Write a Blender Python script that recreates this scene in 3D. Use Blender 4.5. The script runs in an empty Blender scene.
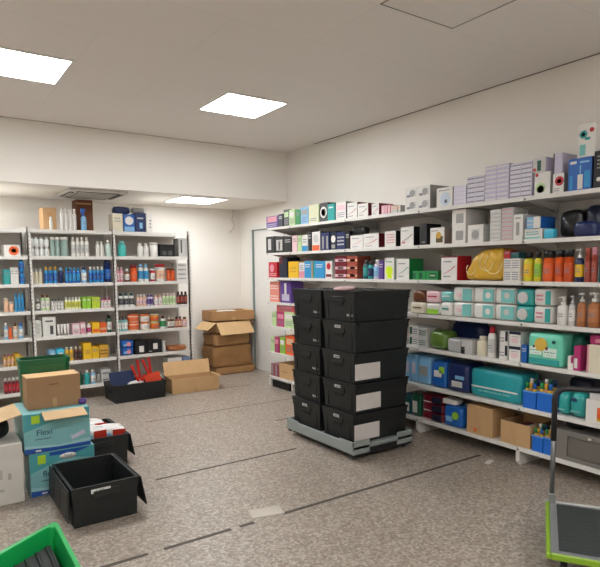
import bpy, bmesh, math, random
from mathutils import Vector, Matrix, noise
random.seed(7)
C = bpy.context.scene.collection
scn = bpy.context.scene
# ------------------------------------------------------------------ camera
CAM_H = 1.46
F, CY, YAW, PITCH, ROLL = 566.67, 323.13, 0.598614, -0.0963426, -0.0094815
fw = Vector((math.sin(YAW)*math.cos(PITCH), math.cos(YAW)*math.cos(PITCH), math.sin(PITCH)))
rt0 = Vector((math.cos(YAW), -math.sin(YAW), 0)); up0 = rt0.cross(fw)
rt = rt0*math.cos(ROLL)+up0*math.sin(ROLL); up = -rt0*math.sin(ROLL)+up0*math.cos(ROLL)
cd = bpy.data.cameras.new('camera'); cam = bpy.data.objects.new('camera', cd); C.objects.link(cam)
cam.matrix_world = Matrix(((rt.x, up.x, -fw.x, 0), (rt.y, up.y, -fw.y, 0), (rt.z, up.z, -fw.z, CAM_H), (0, 0, 0, 1)))
cd.sensor_fit = 'HORIZONTAL'; cd.sensor_width = 36; cd.lens = F/600*36
cd.shift_y = (CY-283.5)/600; cd.clip_start = .05
scn.camera = cam
# ------------------------------------------------------------------ world, exposure
w = bpy.data.worlds.new('world'); scn.world = w; w.use_nodes = True
w.node_tree.nodes['Background'].inputs[0].default_value = (1, .95, .9, 1)
w.node_tree.nodes['Background'].inputs[1].default_value = .3
scn.view_settings.view_transform = 'Standard'; scn.view_settings.look = 'None'
scn.view_settings.gamma = 1; scn.view_settings.exposure = 2.0
PANEL = 8.2
# ------------------------------------------------------------------ helpers
def srgb(c): return tuple((x/12.92 if x <= .04045 else ((x+.055)/1.055)**2.4) for x in c)
def hexc(h): return tuple(int(h[i:i+2], 16)/255 for i in (0, 2, 4))
NAMED = dict(white='dedad4', cream='d9cfb8', grey='9a9894', lgrey='c4c2be', dgrey='4a4a4a', black='18181a', red='b5202c', dred='6e1522',
    pink='d78d9c', lpink='e3bfc4', magenta='b22a6b', orange='e0602a', dorange='c9501f', yellow='e3b520', gold='c79a35', lime='8fc23a', green='1f8a46',
    dgreen='14503a', lgreen='b9d39a', teal='2f9c98', lteal='79bdb8', dteal='1d5458', mint='6fd0b4', blue='1f5fae', lblue='7fb4d8', navy='1c2a58',
    dnavy='141a30', cyan='3db5d6', sky='2e8fc4', purple='5a3c86', lilac='c3bcd0', plilac='d6d1dc', brown='6b4028', dbrown='3a1d17', tan='b98a5c', kraft='c09a6e',
    amber='a5653a', peach='e0b394', rust='a04a3a', silver='b0b0b0', print='827f8a', bag='d3a637')
M = {}
def mat(c, rough=.45, metal=0, var=.06, nscale=14, bump=0, trans=0):
    key = (c, rough, metal, var, nscale, bump, trans)
    if key in M: return M[key]
    col = srgb(hexc(NAMED.get(c, c)))
    m = bpy.data.materials.new('m_'+c); m.use_nodes = True; nt = m.node_tree; b = nt.nodes['Principled BSDF']
    tc = nt.nodes.new('ShaderNodeTexCoord'); n = nt.nodes.new('ShaderNodeTexNoise'); n.inputs['Scale'].default_value = nscale
    n.inputs['Detail'].default_value = 4; nt.links.new(tc.outputs['Object'], n.inputs['Vector'])
    mx = nt.nodes.new('ShaderNodeMix'); mx.data_type = 'RGBA'
    mx.inputs[6].default_value = (*[x*(1-var) for x in col], 1); mx.inputs[7].default_value = (*[min(1, x*(1+var)) for x in col], 1)
    nt.links.new(n.outputs['Fac'], mx.inputs[0]); nt.links.new(mx.outputs[2], b.inputs['Base Color'])
    b.inputs['Roughness'].default_value = rough; b.inputs['Metallic'].default_value = metal
    if trans: b.inputs['Transmission Weight'].default_value = trans
    if bump:
        bp = nt.nodes.new('ShaderNodeBump'); bp.inputs['Strength'].default_value = bump; bp.inputs['Distance'].default_value = .004
        nt.links.new(n.outputs['Fac'], bp.inputs['Height']); nt.links.new(bp.outputs[0], b.inputs['Normal'])
    M[key] = m; return m
def metalm(c='silver'): return mat(c, .3, .9)
KRAFT = ('kraft', .8, 0, .14, 9, .25)
def kraft(c='kraft'): return mat(c, .82, 0, .13, 9, .25)
class MB:
    def __init__(s): s.v = []; s.f = []; s.mi = []; s.sm = []; s.mats = []
    def slot(s, m):
        if m not in s.mats: s.mats.append(m)
        return s.mats.index(m)
    def add(s, vs, fs, m, smooth=False, T=None):
        o = len(s.v); k = s.slot(m)
        s.v += [tuple(T @ Vector(p)) if T else tuple(p) for p in vs]
        for f in fs: s.f.append([o+i for i in f]); s.mi.append(k); s.sm.append(smooth)
        return s
    def box(s, a, b, m, T=None, bev=0):
        x0, y0, z0 = a; x1, y1, z1 = b
        if bev:
            bm = bmesh.new(); bmesh.ops.create_cube(bm, size=1)
            for v in bm.verts: v.co = Vector(((x0+x1)/2+v.co.x*(x1-x0), (y0+y1)/2+v.co.y*(y1-y0), (z0+z1)/2+v.co.z*(z1-z0)))
            bmesh.ops.bevel(bm, geom=bm.edges[:], offset=min(bev, .3*min(x1-x0, y1-y0, z1-z0)), segments=1, affect='EDGES')
            bm.verts.index_update()
            s.add([v.co.copy() for v in bm.verts], [[v.index for v in f.verts] for f in bm.faces], m, False, T); bm.free(); return s
        vs = [(x, y, z) for x in (x0, x1) for y in (y0, y1) for z in (z0, z1)]
        return s.add(vs, [(0, 1, 3, 2), (4, 6, 7, 5), (0, 4, 5, 1), (2, 3, 7, 6), (0, 2, 6, 4), (1, 5, 7, 3)], m, False, T)
    def lathe(s, prof, m, seg=16, T=None, sy=1, cap=True):
        vs = []; fs = []
        for r, z in prof:
            for k in range(seg):
                a = 2*math.pi*k/seg; vs.append((r*math.cos(a), r*math.sin(a)*sy, z))
        for j in range(len(prof)-1):
            for k in range(seg):
                a = j*seg+k; b = j*seg+(k+1) % seg; fs.append((a, b, b+seg, a+seg))
        if cap:
            fs.append(tuple(range(seg))[::-1]); fs.append(tuple((len(prof)-1)*seg+k for k in range(seg)))
        return s.add(vs, fs, m, True, T)
    def disc(s, r, h, m, T, seg=18):
        vs = [(r*math.cos(2*math.pi*k/seg), r*math.sin(2*math.pi*k/seg), z) for z in (-.0005, h) for k in range(seg)]
        return s.add(vs, [tuple(range(seg)), tuple(range(seg, 2*seg))]+[(k, (k+1) % seg, (k+1) % seg+seg, k+seg) for k in range(seg)], m, False, T)
    def tube(s, pts, r, m, seg=8):
        pts = [Vector(p) for p in pts]; vs = []; fs = []
        ref = None
        for i, p in enumerate(pts):
            d = (pts[min(i+1, len(pts)-1)]-pts[max(i-1, 0)]).normalized()
            if ref is None: ref = Vector((0, 0, 1)) if abs(d.z) < .9 else Vector((1, 0, 0))
            u = d.cross(ref).normalized(); vv = d.cross(u).normalized(); ref = -u.cross(d) if False else ref
            for k in range(seg):
                a = 2*math.pi*k/seg; vs.append(p+u*r*math.cos(a)+vv*r*math.sin(a))
        for i in range(len(pts)-1):
            for k in range(seg):
                a = i*seg+k; b = i*seg+(k+1) % seg; fs.append((a, b, b+seg, a+seg))
        fs.append(tuple(range(seg))[::-1]); fs.append(tuple((len(pts)-1)*seg+k for k in range(seg)))
        return s.add(vs, fs, m, True)
    def soft(s, a, b, m, n=5., res=8, amp=.006, fr=9, T=None, seed=0):
        bm = bmesh.new(); bmesh.ops.create_cube(bm, size=2)
        bmesh.ops.subdivide_edges(bm, edges=bm.edges[:], cuts=res, use_grid_fill=True)
        c = [(a[i]+b[i])/2 for i in range(3)]; h = [(b[i]-a[i])/2 for i in range(3)]
        for v in bm.verts:
            p = v.co; L = (abs(p.x)**n+abs(p.y)**n+abs(p.z)**n)**(1/n); q = p/L
            q = Vector((c[0]+q.x*h[0], c[1]+q.y*h[1], c[2]+q.z*h[2]))
            nz = noise.noise(q*fr+Vector((seed, 0, seed)))*amp
            q += p.normalized()*nz
            q.z = max(q.z, a[2]); v.co = q
        bm.verts.index_update()
        s.add([v.co.copy() for v in bm.verts], [[v.index for v in f.verts] for f in bm.faces], m, True, T); bm.free(); return s
    def prism(s, pts, y0, y1, m, T=None):          # outline in x,z extruded along y
        n = len(pts); vs = [(x, y0, z) for x, z in pts]+[(x, y1, z) for x, z in pts]
        fs = [tuple(range(n)), tuple(range(2*n-1, n-1, -1))]+[(i, i+n, (i+1) % n+n, (i+1) % n) for i in range(n)]
        return s.add(vs, fs, m, False, T)
    def text(s, txt, size, m, T):
        cu = bpy.data.curves.new('t', 'FONT'); cu.body = txt; cu.size = size; cu.extrude = .0006; cu.align_x = 'CENTER'; cu.align_y = 'CENTER'
        cu.resolution_u = 3
        o = bpy.data.objects.new('t', cu); me = bpy.data.meshes.new_from_object(o)
        s.add([v.co.copy() for v in me.vertices], [tuple(p.vertices) for p in me.polygons], m, False, T)
        bpy.data.objects.remove(o); bpy.data.curves.remove(cu); bpy.data.meshes.remove(me); return s
    def build(s, name, parent=None, fix=True):
        me = bpy.data.meshes.new(name); me.from_pydata(s.v, [], s.f)
        for m in s.mats: me.materials.append(m)
        me.polygons.foreach_set('material_index', s.mi); me.polygons.foreach_set('use_smooth', s.sm); me.update()
        if fix:
            bm = bmesh.new(); bm.from_mesh(me); bmesh.ops.recalc_face_normals(bm, faces=bm.faces[:]); bm.to_mesh(me); bm.free()
        o = bpy.data.objects.new(name, me); C.objects.link(o)
        if parent: o.parent = parent
        return o
USED = {}
def tag(o, label, cat, group=None):
    o['label'] = label; o['category'] = cat
    if group: o['group'] = group
    if not group: USED.setdefault(label, []).append(o.name)
    return o
def thing(name, label, cat, loc=(0, 0, 0), rz=0, group=None):
    o = bpy.data.objects.new(name, None); C.objects.link(o); o.location = loc; o.rotation_euler = (0, 0, rz); o.empty_display_size = .1
    return tag(o, label, cat, group)
def struct(o): o['kind'] = 'structure'; return o
TXT = Matrix.Rotation(math.pi/2, 4, 'X')         # text upright facing -y
# ------------------------------------------------------------------ photo -> place (on known planes)
def ray(x, y): return fw+rt*((x-300)/F)+up*((CY-y)/F)
CP = Vector((0, 0, CAM_H))
def on_x(x, y, X): d = ray(x, y); return CP+d*(X/d.x)
def on_y(x, y, Y): d = ray(x, y); return CP+d*(Y/d.y)
def on_z(x, y, z): d = ray(x, y); return CP+d*((z-CAM_H)/d.z)
def col_y(px, X, z):                            # Y where plane X at height z meets picture column px
    g = rt*F-fw*(px-300); return -(g.x*X+g.z*(z-CAM_H))/g.y
def col_x(px, Y, z):
    g = rt*F-fw*(px-300); return -(g.y*Y+g.z*(z-CAM_H))/g.x
# ------------------------------------------------------------------ room
XR, YB, XL, YF, ZC, ZS, YS = 4.05, 7.48, -2.6, -2.4, 2.93, 2.32, 6.2
def wallmat():
    m = mat('ece6dd', .7, 0, .02, 3, .05); return m
def floor_mat():
    m = bpy.data.materials.new('m_terrazzo'); m.use_nodes = True; nt = m.node_tree; b = nt.nodes['Principled BSDF']; L = nt.links.new
    tc = nt.nodes.new('ShaderNodeTexCoord')
    def ramp(src, stops, interp='LINEAR'):
        r = nt.nodes.new('ShaderNodeValToRGB'); r.color_ramp.interpolation = interp
        while len(r.color_ramp.elements) < len(stops): r.color_ramp.elements.new(.5)
        for e, (p, c) in zip(r.color_ramp.elements, stops): e.position = p; e.color = (*srgb(hexc(c)), 1)
        L(src, r.inputs[0]); return r.outputs[0]
    v = nt.nodes.new('ShaderNodeTexVoronoi'); v.inputs['Scale'].default_value = 75; L(tc.outputs['Object'], v.inputs['Vector'])
    sp = nt.nodes.new('ShaderNodeSeparateColor'); L(v.outputs['Color'], sp.inputs[0])
    chips = ramp(sp.outputs[0], [(0, '6c6156'), (.3, '877a6d'), (.62, 'a3978a'), (.85, 'bdb2a6'), (1, '84675a')])
    n = nt.nodes.new('ShaderNodeTexNoise'); n.inputs['Scale'].default_value = 1.1; n.inputs['Detail'].default_value = 5; L(tc.outputs['Object'], n.inputs['Vector'])
    tint = ramp(n.outputs['Fac'], [(.3, '8f8478'), (.7, 'a5998c')])
    mx = nt.nodes.new('ShaderNodeMix'); mx.data_type = 'RGBA'; mx.inputs[0].default_value = .3; L(chips, mx.inputs[6]); L(tint, mx.inputs[7])
    L(mx.outputs[2], b.inputs['Base Color'])
    mr = nt.nodes.new('ShaderNodeMapRange'); mr.inputs[3].default_value = .28; mr.inputs[4].default_value = .5; L(n.outputs['Fac'], mr.inputs[0]); L(mr.outputs[0], b.inputs['Roughness'])
    return m
def ceil_mat():
    m = bpy.data.materials.new('m_ceiling'); m.use_nodes = True; nt = m.node_tree; b = nt.nodes['Principled BSDF']; L = nt.links.new
    tc = nt.nodes.new('ShaderNodeTexCoord'); mp = nt.nodes.new('ShaderNodeMapping'); mp.inputs['Location'].default_value = (-.45, -.09, 0); L(tc.outputs['Object'], mp.inputs[0])
    br = nt.nodes.new('ShaderNodeTexBrick'); br.inputs['Scale'].default_value = 1; br.inputs['Brick Width'].default_value = 1.21; br.inputs['Row Height'].default_value = .605
    br.inputs['Mortar Size'].default_value = .003; br.offset = .5
    a = srgb(hexc('efe9e4')); br.inputs['Color1'].default_value = (*a, 1); br.inputs['Color2'].default_value = (*[x*.985 for x in a], 1); br.inputs['Mortar'].default_value = (*[x*.9 for x in a], 1)
    L(mp.outputs[0], br.inputs[0]); L(br.outputs[0], b.inputs['Base Color']); b.inputs['Roughness'].default_value = .85
    return m
WM, FM, CM = wallmat(), floor_mat(), ceil_mat()
struct(MB().box((XL-.1, YF-.1, -.12), (XR+.1, YB+.1, 0), FM).build('floor'))
struct(MB().box((XL-.1, YF-.1, ZC), (XR+.1, YS, ZC+.12), CM).build('ceiling'))
struct(MB().box((XL-.1, YS, ZS), (XR+.1, YB+.1, ZC+.12), WM).build('wall_soffit'))
struct(MB().box((XL-.1, YB, 0), (XR, YB+.12, ZS), WM).build('wall_back'))
struct(MB().box((XL-.12, YF-.1, 0), (XL, YB, ZC), WM).build('wall_left'))
struct(MB().box((XL, YF-.12, 0), (XR, YF, ZC), WM).build('wall_front'))
# right wall with a door opening
DY0, DY1, DZ = 6.28, 7.13, 2.01
r_ = MB().box((XR, YF-.1, 0), (XR+.14, DY0, ZC), WM); r_.box((XR, DY1, 0), (XR+.14, YB, ZS), WM); r_.box((XR, DY0, DZ), (XR+.14, DY1, ZS), WM)
struct(r_.build('wall_right'))
door = struct(MB().box((XR+.02, DY0+.015, .012), (XR+.06, DY1-.015, DZ-.012), mat('e0ddd8', .4), bev=.003).build('door_1'))
hb = MB().box((XR+.012, 6.36, .98), (XR+.02, 6.4, 1.12), metalm(), bev=.002); hb.tube([(XR+.012, 6.38, 1.05), (XR-.03, 6.38, 1.05), (XR-.03, 6.49, 1.05)], .008, metalm())
hb.build('door_handle', door)
jm = mat('7d8a86', .5)
struct(MB().box((XR-.004, DY1-.014, 0), (XR+.06, DY1, DZ), jm).box((XR+.001, DY0, DZ-.011), (XR+.06, DY1-.014, DZ), jm).box((XR+.001, DY0, 0), (XR+.06, DY0+.013, DZ-.011), jm).build('trim_1'))
struct(MB().box((XR-.012, DY1, 0), (XR, DY1+.08, DZ+.06), mat('e4e1dc', .5)).box((XR-.012, DY0, DZ), (XR, DY1, DZ+.06), mat('e4e1dc', .5)).build('trim_2'))
struct(MB().box((XR-.01, YF, 0), (XR, DY0, .09), mat('cfcac3', .5)).build('baseboard_right'))
struct(MB().box((XL, YB-.01, 0), (XR, YB, .09), mat('cfcac3', .5)).build('baseboard_back'))
struct(MB().box((XR-.012, 1.9, ZC-.004), (XR, 5.6, ZC), mat('77716b', .8)).build('trim_3'))
struct(MB().box((XL, YS-.008, ZC-.003), (XR-.6, YS, ZC), mat('9a948d', .8)).build('trim_4'))
# dark inlay strips of the floor joints
sm = mat('4c443c', .7, 0, .2, 30)
segs = []
for (x0, y0, x1, y1) in [(100, 569, 148, 554), (164, 552, 231, 530), (240, 527, 254, 523), (284, 514, 480, 455)]: segs.append((2.76, x0, x1, .026))
for x0, x1 in ((156, 185), (186, 296)): segs.append((3.74, x0, x1, .02))
for x0, x1 in ((132, 160), (276, 296)): segs.append((4.56, x0, x1, .016))
for x0, x1 in ((146, 330),): segs.append((5.25, x0, x1, .008))
for x0, x1 in ((100, 250),): segs.append((6.2, x0, x1, .008))
for i, (Y, a, b, wd) in enumerate(segs):
    xa, xb = col_x(a, Y, 0), col_x(b, Y, 0)
    struct(MB().box((xa, Y-wd/2, 0), (xb, Y+wd/2, .0012), sm).build('trim_%d' % (i+5)))
# ceiling hatch outline
g = mat('8d8780', .8)
hx0, hx1, hy0, hy1 = 2.26, 2.86, 1.88, 2.49
h = MB()
for a, b in (((hx0, hy0), (hx0+.008, hy1)), ((hx1-.008, hy0), (hx1, hy1)), ((hx0, hy0), (hx1, hy0+.008)), ((hx0, hy1-.008), (hx1, hy1))): h.box((a[0], a[1], ZC-.003), (b[0], b[1], ZC), g)
h.box((hx0+.008, hy0+.008, ZC-.0015), (hx1-.008, hy1-.008, ZC), mat('ebe5e0', .8))
struct(h.build('trim_20'))
# ------------------------------------------------------------------ ceiling lights and air conditioner
em = bpy.data.materials.new('m_lamp'); em.use_nodes = True; nt = em.node_tree; nt.nodes.clear()
e_ = nt.nodes.new('ShaderNodeEmission'); e_.inputs[0].default_value = (.95, .98, 1, 1); e_.inputs[1].default_value = PANEL
o_ = nt.nodes.new('ShaderNodeOutputMaterial'); nt.links.new(e_.outputs[0], o_.inputs[0])
em2 = em.copy(); em2.node_tree.nodes['Emission'].inputs[1].default_value = PANEL*.64
def lamp(x, y, z, label, s=.6):
    t = thing('ceiling_light', label, 'ceiling light', (x, y, z), 0, 'square ceiling light panels')
    f = MB(); a = s/2; b = a-.014; fm = mat('e8e6e2', .4)
    for p, q in (((-a, -a), (a, -b)), ((-a, b), (a, a)), ((-a, -b), (-b, b)), ((b, -b), (a, b))): f.box((p[0], p[1], -.012), (q[0], q[1], 0), fm)
    f.build('frame', t); MB().box((-b, -b, -.008), (b, b, -.001), em if z > 2.5 else em2).build('diffuser', t)
    return t
lamp(.735, 4.6, ZC, 'square white ceiling light panel cut off by the upper left edge')
lamp(2.565, 4.65, ZC, 'square white ceiling light panel in the middle of the main ceiling')
lamp(2.98, 6.64, ZS, 'square light panel in lowered ceiling right of the air conditioner')
lamp(.42, 6.62, ZS, 'square light panel in lowered ceiling at far left over the rack')
for x, y, lb in ((.735, .7, 'added square ceiling light panel just above the camera'), (-1.1, 4.6, 'added square ceiling light panel far left of the view'), (-1.1, .7, 'added square ceiling light panel left of the camera'),  # extra panels out of view, added to light the closed room
                 (2.565, -.9, 'added square ceiling light panel behind the camera at right'), (.735, -1.6, 'added square ceiling light panel behind the camera')): lamp(x, y, ZC, lb)
t = thing('air_conditioner', 'square white cassette air conditioner with slotted grille in the lowered ceiling', 'air conditioner', (1.72, 6.62, ZS))
f = MB(); wm = mat('d5d1ca', .5)
f.box((-.31, -.31, -.03), (.31, .31, 0), wm, bev=.01); f.build('panel', t)
for k in range(4):
    T = Matrix.Rotation(k*math.pi/2, 4, 'Z'); MB().box((-.22, -.285, -.034), (.22, -.235, -.0301), mat('3c3a38', .7), T).build('air_slot', t)
    MB().box((-.21, -.268, -.042), (.21, -.262, -.034), wm, T).build('air_vane', t)
f = MB(); f.box((-.2, -.2, -.036), (.2, .2, -.0301), mat('8c8881', .6))
for k in range(12): f.box((-.195, -.19+k*.033, -.042), (.195, -.182+k*.033, -.036), wm)
f.build('grille', t)
# loose cable on back wall
pts = [(3.92, YB-.02, ZS-.001), (3.93, YB-.03, 2.25), (3.9, YB-.02, 2.18), (3.94, YB-.03, 2.1), (3.91, YB-.02, 2.03), (3.86, YB-.02, 1.99)]
tag(MB().tube(pts, .006, mat('c9c5be', .5)).build('cable'), 'thin white cable dangling from lowered ceiling against back wall', 'cable')
# ------------------------------------------------------------------ right wall shelving
SX = 3.61; LV = [1.945, 1.645, 1.35, 1.056, .762, .438, .137]
RB = [5.97, 5.47, 4.47, 3.47, 2.46, 1.45, .45]
t = thing('shelving_unit', 'long white metal wall shelving of seven levels along the right wall', 'shelving', (0, 0, 0))
wh = mat('dcd8d2', .4); whd = mat('dcd6cf', .55)
for i, y in enumerate(RB):
    f = MB().box((4.0, y-.015, 0), (4.03, y+.015, 1.98), wh)
    f.build('upright', t)
    fo = MB().prism([(SX+.02, 0), (4.0, 0), (4.0, .11), (SX, .11), (SX, .03)], y-.015, y+.015, wh); fo.build('foot', t)
for i in range(len(RB)-1):
    MB().box((4.005, RB[i+1]+.015, .1), (4.025, RB[i]-.015, 1.95), whd).build('back_panel', t)
    for z in LV:
        f = MB(); a, b = RB[i+1]+.003, RB[i]-.003
        f.box((SX, a, z-.02), (4.0, b, z), wh); f.box((SX-.012, a, z-.026), (SX, b, z+.003), wh)
        for yy in (a+.01, b-.018):
            f.add([(SX+.03, yy, z-.0201), (4.0, yy, z-.0201), (4.0, yy, z-.09), (SX+.03, yy+.008, z-.0201), (4.0, yy+.008, z-.0201), (4.0, yy+.008, z-.09)],
                  [(0, 1, 2), (3, 5, 4), (0, 3, 4, 1), (1, 4, 5, 2), (2, 5, 3, 0)], wh)
        f.box((SX-.014, b-.012, z-.02), (SX-.012, b-.002, z-.01), mat('dgrey'))
        f.build('shelf', t)
# ------------------------------------------------------------------ left rack
RY = 6.6; LLV = [1.9, 1.615, 1.32, 1.03, .745, .455, .165]
LPX = [-.15+.0, 1.045, 1.93, 2.85]
LPX[0] = .15
t = thing('storage_rack', 'white slotted-post storage rack in front of the back wall', 'rack', (0, 0, 0))
pm = mat('d8d4ce', .4)
for x in LPX:
    for yy in (RY-.012, RY+.4):
        f = MB().box((x-.018, yy, 0), (x+.018, yy+.012, 1.925), pm); f.box((x-.018, yy, 0), (x-.006, yy+.03, 1.925), pm)
        if yy < RY:
            for k in range(44): f.box((x-.004, yy-.0008, .05+k*.042), (x+.005, yy, .066+k*.042), mat('948e86', .8))
        f.build('post', t)
for i in range(3):
    MB().box((LPX[i]+.02, RY+.395, .1), (LPX[i+1]-.02, RY+.403, 1.88), mat('c6beb6', .7)).build('back_panel', t)
    for z in LLV:
        f = MB(); a, b = LPX[i]+.019, LPX[i+1]-.019
        f.box((a, RY+.003, z-.015), (b, RY+.39, z), wh); f.box((a, RY-.006, z-.034), (b, RY+.003, z+.003), wh); f.build('shelf', t)
# ------------------------------------------------------------------ goods
LPAT = {}
def lighter(c): return c
def decorate(mb, w, h, deco, y=-.0008, x0=0, z0=0):
    """printed patches on the front face, fractions of the face"""
    for d in deco or []:
        k = d[0]
        if k == 'r':                                     # rectangle u0 v0 u1 v1 colour
            _, u0, v0, u1, v1, c = d; mb.box((x0+u0*w, y, z0+v0*h), (x0+u1*w, 0.0005, z0+v1*h), mat(c))
        elif k == 'd':                                   # disc u v radius(frac of min) colour
            _, u, v, r, c = d; rr = r*min(w, h)
            T = Matrix.Translation((x0+u*w, 0, z0+v*h)) @ Matrix.Rotation(math.pi/2, 4, 'X')
            mb.disc(rr, -y+.0006, mat(c), T)
        elif k == 's':                                   # rising swoosh
            _, u0, v0, u1, v1, c = d; th = .035*h; n = 6; pt = []
            for i in range(n+1):
                q = i/n; pt.append((x0+(u0+(u1-u0)*q)*w, z0+(v0+(v1-v0)*(q*q*.6+q*.4))*h))
            o = [(a, b-th*(.3+i/n)) for i, (a, b) in enumerate(pt)][::-1]
            mb.prism(pt+o, y-.0006, 0.0005, mat(c))
        elif k == 'l':                                   # small print lines u0 v0 u1 v1 n colour
            _, u0, v0, u1, v1, n, c = d; rs = random.Random(n*7+int(w*1000))
            for i in range(n):
                vv = v0+(v1-v0)*(i+.3)/n; u = u0
                while u < u1-.03:
                    l = rs.uniform(.06, .2)*(u1-u0)+.02; e = min(u1, u+l); mb.box((x0+u*w, y-.0004, z0+vv*h), (x0+e*w, .0005, z0+(vv+(v1-v0)*.42/n)*h), mat(c)); u = e+.03
P = lambda c, c2='print': [('r', .12, .55, .88, .85, c), ('l', .15, .12, .85, .45, 3, c2)]
def logo(c='red'): return [('s', .12, .28, .88, .62, c), ('l', .15, .7, .7, .84, 1, 'print'), ('l', .15, .1, .6, .22, 1, 'print')]
def win(c, c2='print'): return [('r', .25, .2, .78, .6, c), ('l', .15, .7, .85, .88, 2, c2)]
def band(c, v0=.0, v1=.3): return [('r', .0, v0, 1, v1, c), ('l', .15, .5, .85, .85, 3, 'print')]
def make_box(name, w, d, h, col, deco, side=None, rough=.4):
    mb = MB(); m = mat(col, rough)
    if side:
        mb.box((0.001, 0, 0), (w-.001, .004, h), m); mb.box((0, .004, 0), (w, d, h), mat(side, rough), bev=.0015)
    else: mb.box((0, 0, 0), (w, d, h), m, bev=.002)
    if not deco: deco = [('l', .15, .6, .85, .85, 2, 'lgrey' if col in ('black', 'navy', 'dnavy', 'blue', 'purple', 'dred', 'red') else 'print')]
    decorate(mb, w, h, deco); return mb.build(name)
def make_bottle(name, w, h, col, cap, lab, style='cap'):
    r = w/2*.94; mb = MB(); m = mat(col, .3); T = Matrix.Translation((w/2, r, 0)); sh = {'cap': .8, 'jar': .84, 'pump': .72, 'spray': .66, 'tube': .12, 'can': .78}[style]
    if style == 'tube':
        mb.lathe([(r*.55, 0), (r*.6, .02*h), (r*.6, .12*h)], mat(cap or col, .35), 14, T); top = MB()
        vs = []; seg = 14; rows = 5
        for j in range(rows):
            q = j/(rows-1); z = (.12+.88*q)*h; ry = r*.7*(1-q)+.002
            for k in range(seg): a = 2*math.pi*k/seg; vs.append((r*(.7+.3*q)*math.cos(a), ry*math.sin(a), z))
        fs = [(j*seg+k, j*seg+(k+1) % seg, (j+1)*seg+(k+1) % seg, (j+1)*seg+k) for j in range(rows-1) for k in range(seg)]+[tuple(range(seg)), tuple(range((rows-1)*seg, rows*seg))]
        top.add(vs, fs, m, True, T); decorate(top, w*.5, h*.3, [('r', 0, 0, 1, 1, lab or 'white')], y=-.001, x0=w*.25, z0=h*.45) if False else None
        o = top.build(name); mb.build('cap', o); return o
    nk = {'cap': .55, 'jar': .9, 'pump': .4, 'spray': .4, 'can': .8}[style]
    mb.lathe([(r*.92, 0), (r, .02*h), (r, (sh-.12)*h if style in ('cap', 'pump', 'spray') else (sh-.03)*h), (r*.85, (sh-.04)*h), (r*nk, sh*h), (r*nk, (sh+.03)*h)], m, 16, T)
    if lab: mb.lathe([(r*1.012, .16*h), (r*1.02, .17*h), (r*1.02, (sh-.2)*h), (r*1.012, (sh-.19)*h)], mat(lab, .45), 16, T, cap=False); 
    if lab:
        for q in (.3, .38): mb.box((w*.28, -.0012, q*h), (w*.72, r*.08, (q+.03)*h), mat('print'))
    o = mb.build(name); cb = MB(); cm = mat(cap or 'white', .35)
    if style in ('cap', 'jar', 'can'):
        k = nk*1.12; cb.lathe([(r*k, (sh+.0)*h), (r*k, .98*h), (r*k*.9, h)], cm, 14, T); cb.build('lid' if style == 'jar' else 'cap', o)
    elif style == 'pump':
        cb.lathe([(r*.5, sh*h), (r*.5, (sh+.09)*h), (r*.2, (sh+.1)*h), (r*.2, .93*h), (r*.45, .94*h), (r*.45, h)], cm, 12, T)
        cb.box((w/2-r*.9, r-.006, .94*h), (w/2, r+.006, .985*h), cm); cb.build('pump', o)
    elif style == 'spray':
        cb.lathe([(r*.45, sh*h), (r*.45, (sh+.1)*h), (r*.3, (sh+.11)*h), (r*.3, .86*h)], cm, 12, T)
        cb.box((w*.05, r-.012, .84*h), (w*.8, r+.012, h), cm, bev=.005); cb.box((w*.12, r-.005, .7*h), (w*.2, r+.005, .84*h), cm); cb.build('spray_head', o)
    return o
def make_pack(name, w, d, h, col, deco, n=6, amp=.004, seed=0):
    mb = MB(); mb.soft((0, 0, 0), (w, d, h), mat(col, .28, 0, .1, 12), n, 7, amp, 14, None, seed)
    if deco: decorate(mb, w*.8, h*.78, deco, y=-.006, x0=w*.1, z0=h*.1)
    # small heat-sealed edge
    mb.box((.04*w, d*.45, h*.9), (.96*w, d*.47, h*1.0), mat(col, .28)) if w > .12 else None
    return mb.build(name)
NUM = ['zero', 'one', 'two', 'three', 'four', 'five', 'six', 'seven', 'eight', 'nine']
ORD = ['first', 'second', 'third', 'fourth', 'fifth', 'sixth', 'seventh', 'eighth', 'ninth']
KN = {'box': ('packaged_box', 'box'), 'cap': ('bottle', 'bottle'), 'pump': ('pump_bottle', 'bottle'), 'spray': ('spray_bottle', 'bottle'), 'jar': ('jar', 'jar'),
      'tube': ('tube', 'tube'), 'can': ('canister', 'canister'), 'pack': ('soft_pack', 'pack'), 'bag': ('bag', 'bag'), 'tray': ('bottle_tray', 'tray'), 'carton': ('cardboard_box', 'cardboard box')}
PLUR = {'box': 'boxes', 'cardboard box': 'cardboard boxes'}
def place(o, side, pos, yaw=0):
    o.location = pos; o.rotation_euler = (0, 0, (-math.pi/2 if side == 'R' else 0)+yaw)
TOPS = {}
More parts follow.
